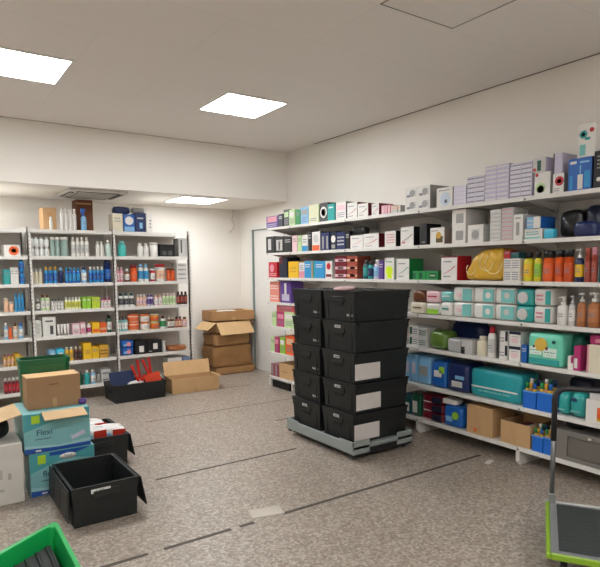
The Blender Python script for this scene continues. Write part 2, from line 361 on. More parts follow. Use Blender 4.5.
def row(side, level, items, shelfname):
    """items: dict(k kind, a,b picture columns, t picture row of its top, c colour, d description, ...)"""
    z0 = (LV if side == 'R' else LLV)[level]
    for idx, it in enumerate(items):
        k = it['k']; n = it.get('n', 1); L = it.get('L', 1); set_ = it.get('s', .025); zb = (TOPS[(shelfname, it['on'])] if 'on' in it else z0)+it.get('up', 0)+.0005
        plane = (SX if side == 'R' else RY)+set_; pm_ = (it['a']+it['b'])/2
        if side == 'R': zt = on_x(pm_, it['t'], plane).z; P0 = col_y(it['a'], plane, (zb+zt)/2); P1 = col_y(it['b'], plane, (zb+zt)/2); W = P0-P1
        else: zt = on_y(pm_, it['t'], plane).z; P0 = col_x(it['a'], plane, (zb+zt)/2); P1 = col_x(it['b'], plane, (zb+zt)/2); W = P1-P0
        TOPS[(shelfname, it['d'])] = zt; H = (zt-zb)/L; w1 = W/n-.001; dep = it.get('dep', .18)
        name, cat = KN[k]; name = it.get('name', name); cat = it.get('cat', cat)
        nb = None
        for j in (idx-1, idx+1):
            if 0 <= j < len(items) and items[j].get('sh') and items[j]['d'] != it['d']: nb = items[j]['sh']; rel = 'right of' if j < idx else 'left of'; break
        for i in range(n):
            for l in range(L):
                if k in ('box', 'carton'): o = make_box(name, w1, dep, H-.0006, it['c'], it.get('p'), it.get('side'), .4 if k == 'box' else .8)
                elif k == 'pack': o = make_pack(name, w1, dep, H-.0008, it['c'], it.get('p'), it.get('nn', 8), it.get('amp', .003), idx*3.1+i+l*.7)
                elif k == 'bag': o = make_pack(name, w1, dep, H, it['c'], it.get('p'), it.get('nn', 3.8), it.get('amp', .014), idx*5.3+i)
                else: o = make_bottle(name, w1, H-.0006, it['c'], it.get('cap'), it.get('lab'), k)
                off = i*(W/n); jit = random.uniform(-.006, .006) if L == 1 else 0
                pos = (plane+jit, P0-off, zb+l*H) if side == 'R' else (P0+off, plane+jit, zb+l*H)
                place(o, side, pos)
                who = it['d']
                if n > 1 or L > 1:
                    bits = []
                    if L > 1: bits.append('top' if l == L-1 else ('bottom' if l == 0 else ORD[l]+' up'))
                    if n > 1: bits.append(('left' if i == 0 else 'right') if n == 2 else ('leftmost' if i == 0 else ('rightmost' if i == n-1 else ORD[i]+' from left')))
                    tot = n*L
                    who = ', '.join(bits)+' of %s %s' % (NUM[tot] if tot < 10 else 'the', it.get('pl', it['d']))
                lab = who+' on '+shelfname
                cand = lab+(', '+rel+' the '+nb if nb else '')
                if len(cand.replace(',', ' ').split()) <= 16: lab = cand
                lab = lab.split()
                o_l = ' '.join(lab[:16])
                tag(o, o_l, cat, '%s on %s' % (PLUR.get(cat, cat+'s'), shelfname))
                USED.setdefault(o_l, []).append(o.name)
def I(k, a, b, t, c, d, sh=None, **kw): return dict(k=k, a=a, b=b, t=t, c=c, d=d, sh=sh, **kw)
R1 = "the wall shelving's top shelf"
row('R', 0, [
 I('box', 266.5, 278, 216, 'purple', 'short purple and pink box', 'purple box', p=[('r', .1, .5, .9, .95, 'pink'), ('l', .1, .1, .9, .4, 2, 'lilac')]),
 I('box', 278.5, 283, 214, 'dnavy', 'narrow dark navy box', 'navy box'),
 I('box', 283.5, 289, 209.4, 'dgrey', 'dark grey box with pale print', 'grey box', p=P('lgreen')),
 I('box', 289.5, 295, 209.4, 'lgreen', 'pale green printed box', 'pale green box', p=P('white')),
 I('box', 295.5, 300, 209.5, 'green', 'dark green narrow box', 'green box'),
 I('box', 300.6, 308, 207, 'lblue', 'pale blue-grey box', 'pale blue box', p=P('grey')),
 I('box', 309, 319, 204.5, 'd3d3b0', 'cream-green box with plain front', 'cream box', p=[('l', .15, .1, .8, .3, 2, 'print')], side='lgreen'),
 I('box', 319.6, 327.6, 202.6, 'dgrey', 'dark box with round white label', 'dark box', p=[('d', .5, .5, .42, 'white'), ('d', .5, .5, .28, 'dred')]),
 I('box', 328, 335, 204, 'teal', 'plain teal-green box', 'teal box', p=[('l', .2, .7, .8, .9, 1, 'white')]),
 I('box', 336, 346, 202, 'white', 'white box with pinkish print', 'white box', p=P('lpink'), side='dgrey'),
 I('box', 347.6, 357.5, 202.5, 'white', 'white box with red swoosh and dark edges', 'swoosh box', n=1, p=logo('red'), side='dred'),
 I('box', 358, 368.5, 203.5, 'white', 'wide white box with crimson swoosh', 'crimson swoosh box', p=logo('dred'), side='dred'),
 I('box', 371.7, 379, 203.4, 'white', 'narrow white box with red side', 'red-sided box', p=logo('red'), side='dred'),
 I('box', 381, 390, 205, 'pink', 'thin pink packet', 'pink packets', n=4, pl='thin upright pink packets', p=[('r', .2, .1, .8, .9, 'lpink')]),
 I('box', 390.3, 400, 205.5, 'lgrey', 'thin grey packet', 'grey packets', n=4, pl='thin upright grey-pink packets', p=[('r', .2, .5, .8, .9, 'peach')]),
 I('box', 405, 430, 186.5, 'white', 'white glove box', 'glove boxes', n=2, L=2, pl='white glove boxes with grey hand pictures', p=[('d', .6, .5, .3, 'grey'), ('r', .15, .2, .45, .4, 'print'), ('l', .8, .2, .95, .8, 4, 'print')], side='grey', dep=.26),
 I('box', 437, 453, 187.5, 'white', 'white box with pale blue hexagon', 'hexagon box', p=[('d', .55, .42, .34, 'c3d0dc'), ('d', .6, .3, .1, 'grey'), ('l', .15, .8, .85, .92, 1, 'print')], side='grey', dep=.26),
 I('box', 453.5, 466, 185.5, 'plilac', 'pale lilac flat pack', 'pale lilac packs', L=5, pl='stacked pale lilac flat packs', p=[('l', .1, .2, .9, .8, 1, 'lilac')]),
 I('box', 467, 484.5, 176, 'plilac', 'lilac carton pack', 'lilac packs', n=2, L=6, pl='lilac flat packs in the low stack', p=[('l', .05, .15, .95, .85, 1, 'print')]),
 I('box', 485, 509, 165, 'lilac', 'lilac flat pack', 'tall lilac packs', n=2, L=8, pl='lilac flat packs in the tall stack', p=[('l', .05, .15, .95, .85, 1, 'white')]),
 I('box', 510, 532, 162.5, 'plilac', 'pale violet flat pack', 'violet packs', n=2, L=8, pl='pale violet flat packs in the tallest stack', p=[('l', .05, .15, .95, .85, 1, 'print')], side='lilac'),
 I('box', 534, 550, 172, 'white', 'low white box with green arch picture', 'arch box', p=[('d', .4, .35, .3, 'lgreen'), ('d', .4, .28, .22, 'white'), ('d', .15, .9, .1, 'red')], side='lgrey'),
 I('box', 553, 564, 173.5, 'white', 'white box with big red disc', 'red disc box', p=[('d', .6, .62, .4, 'red'), ('d', .6, .62, .2, 'pink'), ('l', .1, .1, .6, .3, 2, 'print')], side='grey'),
 I('box', 568.5, 592, 158, 'blue', 'blue electric toothbrush box', 'blue toothbrush box', p=[('r', .42, .06, .64, .5, 'white'), ('r', .5, .5, .55, .78, 'lblue'), ('r', .08, .05, .2, .5, 'sky'), ('r', .08, .84, .35, .92, 'white'), ('r', .5, .84, .9, .9, 'lblue'), ('r', .7, .1, .95, .6, 'sky')], side='navy', dep=.16),
 I('box', 594, 612, 150, 'black', 'tall black box with small white pictures', 'black box', p=[('d', .3, .25, .12, 'white'), ('l', .2, .5, .8, .9, 4, 'grey')]),
], R1)
zt = .13
row('R', 0, [
 I('box', 533, 546, 157.5, 'lgrey', 'pale box with red dot and dark bottle picture, standing on the arch box', None, on='low white box with green arch picture', p=[('r', .35, .1, .65, .8, 'dgreen'), ('d', .15, .2, .12, 'red')], side='lilac'),
 I('box', 553, 562, 152.8, 'lilac', 'plain lilac box on top of the red disc box', None, on='white box with big red disc', p=[('r', 0, 0, .15, 1, 'dgrey')], side='lilac'),
 I('box', 578.5, 596, 123, 'white', 'white box with teal letters and red dot atop toothbrush box', None, on='blue electric toothbrush box', p=[('d', .3, .68, .22, 'teal'), ('d', .3, .68, .12, 'white'), ('r', .4, .5, .7, .58, 'teal'), ('d', .78, .78, .13, 'red'), ('r', .1, .05, .45, .38, 'lteal')], dep=.14),
], R1)
R2 = "the wall shelving's second shelf"
row('R', 1, [
 I('box', 266, 274.5, 236.5, 'black', 'black box with tall white label', 'black label box', p=[('r', .25, .2, .6, .85, 'lgrey')]),
 I('box', 275, 283.5, 236.5, 'black', 'black box with wide white label', 'wide label box', p=[('r', .15, .15, .85, .8, 'lgrey'), ('r', .4, .2, .6, .7, 'dgrey')]),
 I('box', 284, 291.5, 236.5, 'black', 'plain black box', 'black box'),
 I('box', 292, 297, 235.5, 'lpink', 'narrow pale pink box', 'pink box'),
 I('box', 298, 302, 235.5, 'lgreen', 'narrow pale green box', 'green box'),
 I('box', 302.4, 308, 235, 'white', 'white box with blue base', 'blue-based box', p=[('r', 0, 0, 1, .35, 'sky'), ('l', .2, .5, .8, .8, 2, 'print')]),
 I('box', 308.3, 311.4, 231, 'black', 'thin black box', 'thin black box'),
 I('box', 311.8, 320, 231.5, 'white', 'white box with orange base', 'orange-based box', p=[('r', .05, 0, .9, .3, 'orange'), ('d', .5, .65, .3, 'lgrey')], side='dgrey'),
 I('box', 321, 329.5, 232.5, 'navy', 'navy box', 'navy boxes', n=2, pl='navy boxes with pale stripe', p=[('r', .3, .1, .7, .8, 'grey')]),
 I('box', 330.5, 336, 231.5, 'dnavy', 'dark navy box with white emblem', 'emblem box', p=[('d', .5, .6, .4, 'white'), ('r', .2, .1, .8, .3, 'grey')]),
 I('box', 336.5, 345, 232, 'navy', 'navy box with white lettering', 'lettered box', p=[('l', .1, .2, .9, .8, 3, 'lgrey')]),
 I('box', 345.6, 349.5, 231, 'black', 'slim black box', 'slim black box'),
 I('box', 350, 362.5, 235.3, 'white', 'white box with thin pink swoosh', 'pink swoosh box', p=logo('pink')),
 I('box', 363.2, 378.5, 233.5, 'white', 'white box with red swoosh and crimson side', 'red swoosh box', p=logo('red'), side='dred'),
 I('box', 385, 396, 231, 'white', 'white box with small print and black side', 'small print box', p=[('l', .15, .2, .85, .85, 4, 'pink')], side='black'),
 I('box', 400.5, 413.5, 226.8, 'white', 'white box with dark diagonal stroke', 'diagonal box', p=logo('dgrey')[:1]+[('l', .1, .1, .4, .3, 1, 'red'), ('l', .15, .75, .6, .85, 1, 'print')], side='black'),
 I('box', 419.6, 426.6, 223.8, 'black', 'tall plain black box', 'tall black box', p=[('l', .3, .1, .8, .2, 1, 'grey'), ('r', .05, 0, .1, 1, 'dgrey')]),
 I('box', 429.8, 444, 227.5, 'white', 'white box with gold and olive picture', 'gold picture box', p=[('r', .42, .12, .9, .5, '5a4a18'), ('d', .6, .55, .2, 'gold'), ('l', .1, .75, .6, .88, 1, 'print')], side='8a7a70'),
 I('box', 452, 465.5, 209.3, 'white', 'white box with grey window', 'grey window boxes', L=2, pl='white boxes with grey window', p=[('r', .3, .2, .85, .75, 'grey')], dep=.25),
 I('box', 467.5, 483, 224.6, 'white', 'wide white box with grey rounded window', 'low window box', p=[('r', .25, .15, .75, .75, 'lgrey'), ('d', .5, .45, .25, 'grey')], side='lgrey', dep=.25),
 I('box', 490, 501, 209.5, 'lgrey', 'grey-pink flat pack', 'grey flat packs', L=8, pl='grey flat packs in the left stack', p=[('l', .05, .2, .95, .8, 1, 'white')]),
 I('box', 501.4, 513, 207.5, 'lgrey', 'grey-pink flat pack', 'right flat packs', L=8, pl='grey flat packs in the right stack', p=[('l', .05, .2, .95, .8, 1, 'pink')]),
 I('box', 513.5, 523, 214.3, 'white', 'narrow upright white box with grey bottle picture', 'narrow white box', p=[('r', .3, .2, .65, .7, 'grey'), ('l', .2, .8, .8, .92, 1, 'print')]),
 I('box', 524, 542, 228.5, 'white', 'low white box with teal stripes', 'teal striped box', p=[('r', 0, .1, .9, .25, 'lteal'), ('l', .1, .4, .8, .8, 2, 'teal')]),
 I('pack', 544, 554, 228.5, 'cyan', 'small bright cyan packet', 'cyan packet', dep=.05, s=.01),
 I('bag', 557, 582, 209.5, 'black', 'rounded black fabric bag', 'black bag', s=.1, dep=.24, name='fabric_bag'),
 I('bag', 583, 603, 204.5, 'dnavy', 'bulky black-navy fabric bag', 'navy bag', s=.1, dep=.24, name='fabric_bag'),
], R2)
row('R', 1, [
 I('box', 527, 541, 216.8, 'lblue', 'white-blue box lying on the teal striped box', None, on='low white box with teal stripes', p=[('r', .5, 0, 1, 1, 'white'), ('l', .05, .2, .45, .8, 2, 'white')], side='blue'),
 I('bag', 572, 596, 221, 'navy', 'squashed navy pouch lying before the black bags', None, s=.02, dep=.08, name='fabric_pouch', amp=.006),
 I('bag', 351, 364, 227, 'black', 'black draped pouch lying on white swoosh boxes', None, on='white box with thin pink swoosh', s=.05, dep=.1, name='fabric_pouch', amp=.006),
], R2)
R3 = "the wall shelving's third shelf"
row('R', 2, [
 I('box', 268.5, 277, 262, 'red', 'red box with pale pattern', 'red box', p=[('d', .4, .6, .25, 'pink'), ('l', .1, .1, .9, .3, 2, 'lpink')]),
 I('box', 279, 287, 257.5, 'dnavy', 'dark navy box with red corner', 'navy box', p=[('r', 0, .7, .4, 1, 'dred')]),
 I('box', 288.3, 298, 261.5, 'yellow', 'bright yellow box', 'yellow box', p=[('l', .2, .3, .8, .7, 2, 'gold')]),
 I('box', 298.6, 304, 262.5, 'white', 'white box with pink lower half', 'pink-white box', p=band('pink', 0, .45)),
 I('box', 304.6, 313, 261, 'sky', 'blue box with yellow-green edge', 'blue box', p=[('r', .85, 0, 1, 1, 'gold'), ('l', .1, .6, .7, .85, 2, 'white')]),
 I('box', 313.6, 324.5, 261, 'sky', 'wide blue box', 'wide blue box', p=[('r', .0, 0, .1, 1, 'teal'), ('l', .2, .6, .8, .85, 2, 'white')]),
 I('box', 325.3, 332, 261, 'white', 'white box with red blotches', 'red blotched box', p=[('d', .5, .7, .3, 'red'), ('r', .1, .1, .9, .25, 'dred')]),
 I('box', 335, 346.5, 256, 'dred', 'dark red banded box', 'banded boxes', L=3, pl='stacked dark red banded boxes', p=[('r', 0, .25, 1, .6, 'lpink'), ('r', .25, .3, .75, .55, 'black')]),
 I('box', 347, 357.2, 256, 'rust', 'rust red banded box', 'rust boxes', L=3, pl='stacked rust red banded boxes', p=[('r', 0, .3, 1, .6, 'peach'), ('r', .3, .3, .8, .6, 'dgrey')]),
 I('cap', 361.5, 366.5, 260, 'dteal', 'dark teal bottle', 'teal bottles', cap='dgrey', lab='teal'),
 I('cap', 366.8, 371, 261, 'teal', 'smaller teal bottle', 'small teal bottle', cap='dgrey', lab='navy'),
 I('cap', 371.4, 378, 259.5, 'lilac', 'pale lilac bottle', 'lilac bottle', cap='white', lab='lblue'),
 I('box', 378.4, 383, 260.5, 'purple', 'narrow purple-grey box', 'purple box'),
 I('box', 384.5, 394, 257.8, 'white', 'white box with neon yellow splash', 'neon box', p=[('d', .5, .4, .36, 'd7f01c'), ('r', .3, .05, .8, .3, 'd7f01c'), ('l', .2, .75, .8, .88, 1, 'green')]),
 I('box', 396.3, 409, 258.8, 'white', 'white box with green swoosh and green side', 'green swoosh box', p=logo('green'), side='green'),
 I('box', 413, 425.5, 271, 'green', 'low green box', 'low green boxes', n=2, pl='low green boxes lying flat', p=[('r', .1, .2, .5, .8, 'dgreen')]),
 I('box', 426, 437.5, 271, 'green', 'low wide green box with dark label', 'wide low green box', p=[('r', .3, .2, .9, .8, 'dgreen'), ('l', .35, .3, .8, .7, 1, 'lgreen')]),
 I('box', 440.8, 456.5, 256, 'white', 'large white box with crimson swoosh and side', 'crimson swoosh box', p=logo('red')+[('r', 0, .94, 1, 1, 'dred')], side='red'),
 I('box', 503.5, 519.5, 258.5, 'white', 'white printed box', 'white print boxes', n=2, L=2, pl='white boxes covered in grey print', p=[('l', .1, .1, .9, .9, 4, 'print')], dep=.14),
 I('cap', 520.5, 531, 252.5, 'd6c62a', 'yellow bottle with wide black cap', 'yellow bottle', cap='black', lab='yellow'),
 I('cap', 532.5, 540, 252, 'd6c62a', 'slim yellow-green bottle with black cap', 'slim yellow bottle', cap='black', lab='lime'),
 I('can', 540.5, 552, 251, 'orange', 'orange tub with black lid', 'orange tub', cap='black', lab='orange'),
 I('can', 552.6, 562, 250, 'orange', 'orange canister with white squiggle', 'squiggle canister', cap='black', lab='dorange'),
 I('can', 562.3, 572, 249.5, 'dorange', 'deep orange canister with black lid', 'deep orange canister', cap='black', lab='dorange'),
 I('pump', 573.3, 582, 248.5, 'navy', 'navy pump bottle with yellow base', 'navy pump bottle', cap='white', lab='yellow'),
 I('can', 583.8, 590, 247.5, 'rust', 'left brick-red canister', 'brick-red canister', cap='rust', lab='rust'),
 I('can', 590.4, 596.8, 247, 'rust', 'right brick-red canister with pale lid', 'pale-lid canister', cap='pink', lab='rust'),
 I('can', 597.5, 607, 246, 'dteal', 'dark teal canister', 'teal canister', cap='dteal'),
], R3)
row('R', 2, [
 I('box', 503.5, 510, 250.5, 'red', 'small red box on the white print boxes', None, on='white printed box', s=.03, dep=.1),
 I('box', 511, 519, 252, 'dteal', 'small dark teal box on the white print boxes', None, on='white printed box', s=.03, dep=.1)], R3)
YP = SX+.03; ya, yb = col_y(461, YP, 1.42), col_y(503, YP, 1.42); zt = on_x(485, 248, YP).z; W = ya-yb; z = LV[2]+.001; H = zt-z
mb = MB(); bm_ = mat('bag', .3, 0, .16, 9)
mb.soft((0, 0, 0), (W, .24, H), bm_, 4.2, 14, .012, 16, None, 4)
for i_, v in enumerate(mb.v):                     # bag slumps: narrow shoulder at its left, creases fanning from the knot
    x, y_, zz = v; q = zz/H; sh = .34*W*q**1.3; x = sh+(x/W)*(W-sh); cr = .006*math.sin(26*x/W+5*q)*(1-abs(2*q-1)**4); mb.v[i_] = (x, max(y_+cr, .001) if y_ < .12 else y_, zz*(1-.06*(1-x/W)))
for cx_, cz_, r_1 in ((.62, .55, .2), (.78, .5, .24), (.25, .35, .14)):
    arc = [((cx_+r_1*math.cos(a_*.42+2.2)*.8)*W, -.002, (cz_+r_1*math.sin(a_*.42+2.2)*1.2)*H) for a_ in range(11)]
    mb.tube(arc, .0035, mat('ead9a0', .5), 6)
o = mb.build('plastic_bag'); place(o, 'R', (YP, ya, z)); tag(o, "large slumped yellow plastic bag with pale rings on the wall shelving's third shelf", 'bag')
R4 = "the wall shelving's fourth shelf"
row('R', 3, [
 I('box', 270, 279, 281.5, 'e08878', 'salmon box', 'salmon box', L=2, pl='stacked salmon boxes', p=[('l', .1, .2, .9, .7, 2, 'white')]),
 I('box', 280.5, 291, 281, 'purple', 'purple box with white figure', 'purple box', p=[('r', .4, .3, .6, .9, 'white'), ('r', .15, .1, .85, .4, 'lilac')]),
 I('pack', 410, 424.5, 302, 'cream', 'cream soft pack', 'cream pack', p=[('l', .2, .4, .8, .7, 1, 'brown')]),
 I('pack', 425.5, 439.5, 303, 'white', 'white pack with green base', 'green-based pack', p=[('r', 0, 0, 1, .5, 'lime')]),
 I('pack', 440.5, 452, 302, 'white', 'plain white lower pack', 'plain pack', p=[('l', .1, .4, .8, .7, 1, 'teal')]),
 I('pack', 452.5, 472, 286.8, 'white', 'white and teal pack', 'left teal packs', L=2, pl='left pair of white and teal packs', p=[('r', .55, 0, 1.1, 1, 'lteal'), ('d', .3, .5, .2, 'lpink')], dep=.22, nn=9),
 I('pack', 473, 494, 287, 'white', 'white and teal pack', 'middle teal packs', L=2, pl='middle pair of white and teal packs', p=[('r', .5, 0, 1.1, 1, 'lteal'), ('d', .8, .5, .25, 'white')], dep=.22, nn=9),
 I('pack', 494.6, 515, 287.6, 'white', 'white and teal pack', 'right teal packs', L=2, pl='right pair of white and teal packs', p=[('r', .3, 0, 1.1, 1, 'lteal'), ('d', .65, .55, .25, 'lgrey')], dep=.22, nn=9),
 I('pack', 515.5, 533, 289, 'teal', 'teal pack with pale face', 'pale-faced packs', L=2, pl='stacked teal packs with pale face', p=[('d', .4, .5, .45, 'lgrey')], dep=.22, nn=9),
 I('pack', 533.5, 551, 288.5, 'white', 'white pack with pink print and dark teal side', 'pink print packs', L=2, pl='white packs with pink print', p=[('l', .1, .2, .6, .8, 2, 'pink'), ('r', .75, 0, 1.1, 1, 'teal')], dep=.22, nn=9),
 I('pump', 555, 566, 296.5, 'white', 'squat white pump bottle with pink corner', 'white pump bottle', cap='white', lab='white'),
 I('pump', 567.3, 573.8, 295.5, 'lgrey', 'slim grey-white pump bottle', 'slim pump bottle', cap='silver', lab='white'),
 I('pump', 574.8, 584, 293, 'amber', 'amber pump bottle beside white ones', 'amber bottle', cap='lgrey', lab='b57548'),
 I('pump', 585, 598, 292.5, 'amber', 'wide amber pump bottle with white pump', 'wide amber bottle', cap='white', lab='b57548'),
 I('pump', 599, 611, 292, 'dred', 'dark red pump bottle', 'dark red bottle', cap='white', lab='rust'),
], R4)
row('R', 3, [
 I('bag', 412, 424, 290.5, 'brown', 'small brown plush bundle on the cream pack', None, on='cream soft pack', name='bundle', cat='bundle', dep=.1, amp=.01),
 I('pack', 425.5, 440, 290.5, 'lpink', 'white and pink pack on the green-based pack', None, on='white pack with green base', p=[('l', .1, .4, .9, .7, 1, 'red')]),
 I('pack', 440.6, 452, 291, 'lteal', 'pale teal pack on the plain white pack', None, on='plain white lower pack', p=[('l', .1, .4, .9, .7, 1, 'white')]),
], R4)
R5 = "the wall shelving's fifth shelf"
row('R', 4, [
 I('box', 271.5, 276, 312, 'lgreen', 'narrow green box', 'green box'),
 I('box', 276.5, 284, 312, 'magenta', 'magenta box with pale print', 'magenta box', p=P('pink')),
 I('box', 284.6, 294, 312, 'lgreen', 'green and white box', 'green-white box', p=P('white')),
 I('box', 409, 418, 326, 'white', 'white box with green print', 'green print boxes', L=2, pl='stacked white boxes with green print', p=[('r', .1, .2, .35, .9, 'dgreen'), ('l', .45, .2, .9, .8, 3, 'print')]),
 I('box', 418.4, 426.6, 328, 'lgrey', 'grey printed box', 'grey boxes', L=2, pl='stacked grey printed boxes', p=[('l', .1, .2, .9, .8, 3, 'dgreen')]),
 I('bag', 427.5, 446, 331, '5d7a35', 'crinkled olive green bag', 'olive bag', name='plastic_bag'),
 I('pack', 447.5, 461, 338.5, 'silver', 'flat silver-grey pack', 'silver pack', dep=.15),
 I('box', 461.5, 472, 340, 'lgrey', 'low grey-white box with black corner', 'low grey box', p=[('r', 0, 0, .35, .5, 'black'), ('s', .1, .3, .9, .9, 'white')], dep=.14),
 I('cap', 474, 485, 336.5, 'cream', 'round white bottle with beige shoulder', 'round bottle', cap='cream', lab=None),
 I('cap', 485.8, 493.3, 327, 'white', 'tall white bottle with red cap', 'red-capped bottle', cap='red', lab='lgrey'),
 I('box', 499.5, 507.5, 331, 'white', 'white box with dark corner', 'dark-cornered boxes', L=2, pl='stacked white boxes with dark corner', p=[('r', .7, .3, 1, 1, 'dnavy'), ('l', .1, .2, .6, .6, 2, 'print')]),
 I('box', 509, 520.5, 331.5, 'white', 'white box with dark top', 'dark-topped boxes', L=2, pl='stacked white boxes with dark top', p=[('r', 0, .8, 1, 1, 'dnavy'), ('r', .2, .25, .8, .55, 'lpink'), ('l', .2, .6, .8, .7, 1, 'print')]),
 I('box', 521.5, 527, 345, 'blue', 'small blue upright box', 'blue box'),
 I('pack', 528.3, 562, 333.5, 'mint', 'big mint green twin pack with two white panels', 'mint pack', nn=12, amp=.001, dep=.2, s=.005,
   p=[('r', -.04, .3, .42, .62, 'd5e8dc'), ('r', .48, .24, .96, .6, 'd5e8dc'), ('d', .38, .72, .26, 'd8b24a'), ('r', .3, .7, .52, .84, 'orange'), ('d', .12, .62, .05, 'dgrey'), ('d', .6, .58, .06, 'dred'), ('l', 0, .45, .36, .52, 1, 'dgreen'), ('l', .52, .4, .9, .47, 1, 'dgreen'), ('r', -.06, -.06, 1.06, .16, 'teal'), ('l', .1, .36, .34, .4, 1, 'print'), ('l', .6, .3, .85, .34, 1, 'print'), ('d', .85, .85, .07, 'dteal')]),
 I('bag', 567, 583, 334, '1f6a5a', 'round green net bag', 'green net bag', s=.12, dep=.2, name='net_bag'),
 I('box', 587, 618, 346, 'cream', 'cream white box cut by the right edge', 'cream box', p=[('r', 0, 0, .06, 1, 'pink')], s=0.01, dep=.24),
], R5)
row('R', 4, [
 I('box', 276.5, 294, 304.5, 'e06a70', 'red-pink box lying across the magenta box', None, on='magenta box with pale print', p=P('pink')),
 I('box', 567, 572.8, 356, 'white', 'low white box with magenta edge', None, s=.01, dep=.08, p=[('r', .6, .5, 1, 1, 'magenta')]),
 I('box', 573.5, 580, 346, 'magenta', 'small magenta box before the net bag', None, s=.01, dep=.08, p=[('r', .1, .1, .6, .5, 'white')]),
 I('bag', 449, 484, 322, 'navy', 'long navy plastic bag lying behind the silver pack', None, s=.2, dep=.14, name='plastic_bag', amp=.008, nn=4),
 I('box', 590, 618, 336, 'magenta', 'magenta box lying on the cream box', None, on='cream white box cut by the right edge', s=.05, p=[('r', .2, .2, .8, .6, 'pink')])], R5)
R6 = "the wall shelving's sixth shelf"
row('R', 5, [
 I('box', 270.6, 274.8, 337, 'lgreen', 'thin green box', 'thin green box'),
 I('box', 275, 279.2, 337, 'magenta', 'thin red-pink box', 'thin pink box', p=P('pink')),
 I('box', 279.6, 284.6, 337.5, 'lime', 'thin lime box', 'lime box', p=P('white')),
 I('box', 285.4, 294, 336, 'orange', 'orange box with white print', 'orange box', p=P('peach')),
 I('pack', 404, 417, 354, 'lblue', 'pale blue clear pack', 'pale blue packs', n=2, pl='pale blue see-through packs', p=[('r', .2, .3, .8, .8, 'lilac')], dep=.24),
 I('pack', 417.5, 430, 356, 'lblue', 'pale blue pack with grey patch', 'grey patch pack', p=[('r', .1, .3, .9, .7, 'grey')], dep=.24),
 I('pack', 430.5, 446, 361, 'blue', 'blue pack with white label', 'blue label pack', p=[('r', .2, .4, .8, .7, 'white'), ('r', .6, .6, 1, .9, 'lime')], dep=.24),
 I('pack', 447, 468.5, 363, 'navy', 'dark blue pack with pale stripe', 'dark blue pack', p=[('r', .2, .1, .8, .35, 'lgrey'), ('r', .4, .45, .9, .6, 'lblue')], dep=.24),
 I('pack', 470, 521, 371.5, '2a9aa2', 'long turquoise pack with white stripe', 'long turquoise pack', p=[('r', -.08, .32, 1.05, .38, 'white'), ('l', .1, .12, .9, .25, 1, 'lteal')], nn=14, amp=.002, dep=.24),
], R6)
row('R', 5, [
 I('pack', 557, 568.5, 391.5, 'teal', 'rounded teal pack', 'rounded teal pack', nn=3.4, p=[('l', .1, .1, .8, .3, 1, 'lteal')]),
 I('pack', 569, 585, 392.5, 'teal', 'rounded teal pack with navy top', 'navy-topped pack', nn=3.4, p=[('r', .1, .7, .5, .85, 'navy'), ('l', .1, .1, .8, .3, 1, 'lteal')]),
 I('box', 586, 612, 401, 'white', 'white box with orange and yellow panel', 'orange panel box', p=[('r', .45, .2, 1, .7, 'orange'), ('r', .45, .1, 1, .25, 'yellow')], s=.01),
], R6)
row('R', 5, [
 I('box', 590, 612, 392, 'lgrey', 'pale grey box lying on the orange panel box', None, on='white box with orange and yellow panel', s=.03),
 I('pack', 568, 592, 378, 'dnavy', 'long dark navy pack lying behind the teal packs', None, s=.21, dep=.15)], R6)
R7 = "the wall shelving's bottom shelf"
row('R', 6, [
 I('box', 271.5, 279, 364, '8a4a5a', 'small plum and grey box', 'plum box', n=2, pl='small plum and grey boxes', p=[('r', .2, .1, .5, .9, 'grey')]),
 I('carton', 279.5, 293.5, 364, 'kraft', 'small plain cardboard box near the door', 'small carton', dep=.3, p=[('l', .2, .4, .6, .5, 1, 'brown')]),
 I('pack', 403, 411, 393, 'dteal', 'dark green-black pack', 'dark green pack', p=[('r', .4, .1, .9, .6, 'white')], dep=.22),
 I('pack', 411.5, 420.5, 394, 'dgreen', 'dark pack with white patch', 'white patch pack', p=[('r', .1, .1, .7, .75, 'white')], dep=.22),
 I('pack', 421.5, 443, 395, 'dred', 'maroon pack', 'maroon packs', L=3, pl='stacked maroon and navy packs', p=[('r', .5, 0, 1.05, 1, 'dnavy'), ('r', 0, .0, 1, .12, 'lpink')], dep=.24, nn=9),
 I('pack', 443.7, 462.5, 406, 'blue', 'blue pack with lime splash', 'lime splash pack', p=[('d', .7, .6, .24, 'lime'), ('r', .1, .2, .5, .5, 'lblue')], dep=.22),
 ], R7)
row('R', 6, [I('pack', 441, 455, 399, 'white', 'white roll of film lying on blue pack', None, on='blue pack with lime splash', dep=.1, s=.03)], R7)
def open_carton(name, label, loc, rz, W, D, H, c='kraft', flaps=((0, 0, 0),), group=None, contents=None):
    """open-topped cardboard box; flaps = (edge index, length, angle outward deg)"""
    t = thing(name, label, 'cardboard box', loc, rz, group); km = kraft(c); ki = kraft('d0ab7c'); th = .005
    b = MB(); b.box((-W/2, -D/2, 0), (W/2, D/2, th), km)
    b.box((-W/2, -D/2, th), (W/2, -D/2+th, H), km); b.box((-W/2, D/2-th, th), (W/2, D/2, H), km)
    b.box((-W/2, -D/2+th, th), (-W/2+th, D/2-th, H), km); b.box((W/2-th, -D/2+th, th), (W/2, D/2-th, H), km)
    b.box((-W*.04, -D/2-.0008, 0), (W*.04, -D/2, H*.3), kraft('b79468'))
    b.build('body', t)
    for e, ln, ang in flaps:
        span, off = ((W, D/2), (D, W/2), (W, D/2), (D, W/2))[e]
        f = MB().box((-span/2, -ln, -.002), (span/2, 0, .002), ki)
        o = f.build('flap', t); base = Matrix.Rotation(e*math.pi/2, 4, 'Z') @ Matrix.Translation((0, -off, H)) @ Matrix.Rotation(math.radians(ang), 4, 'X')
        o.matrix_local = base
    return t
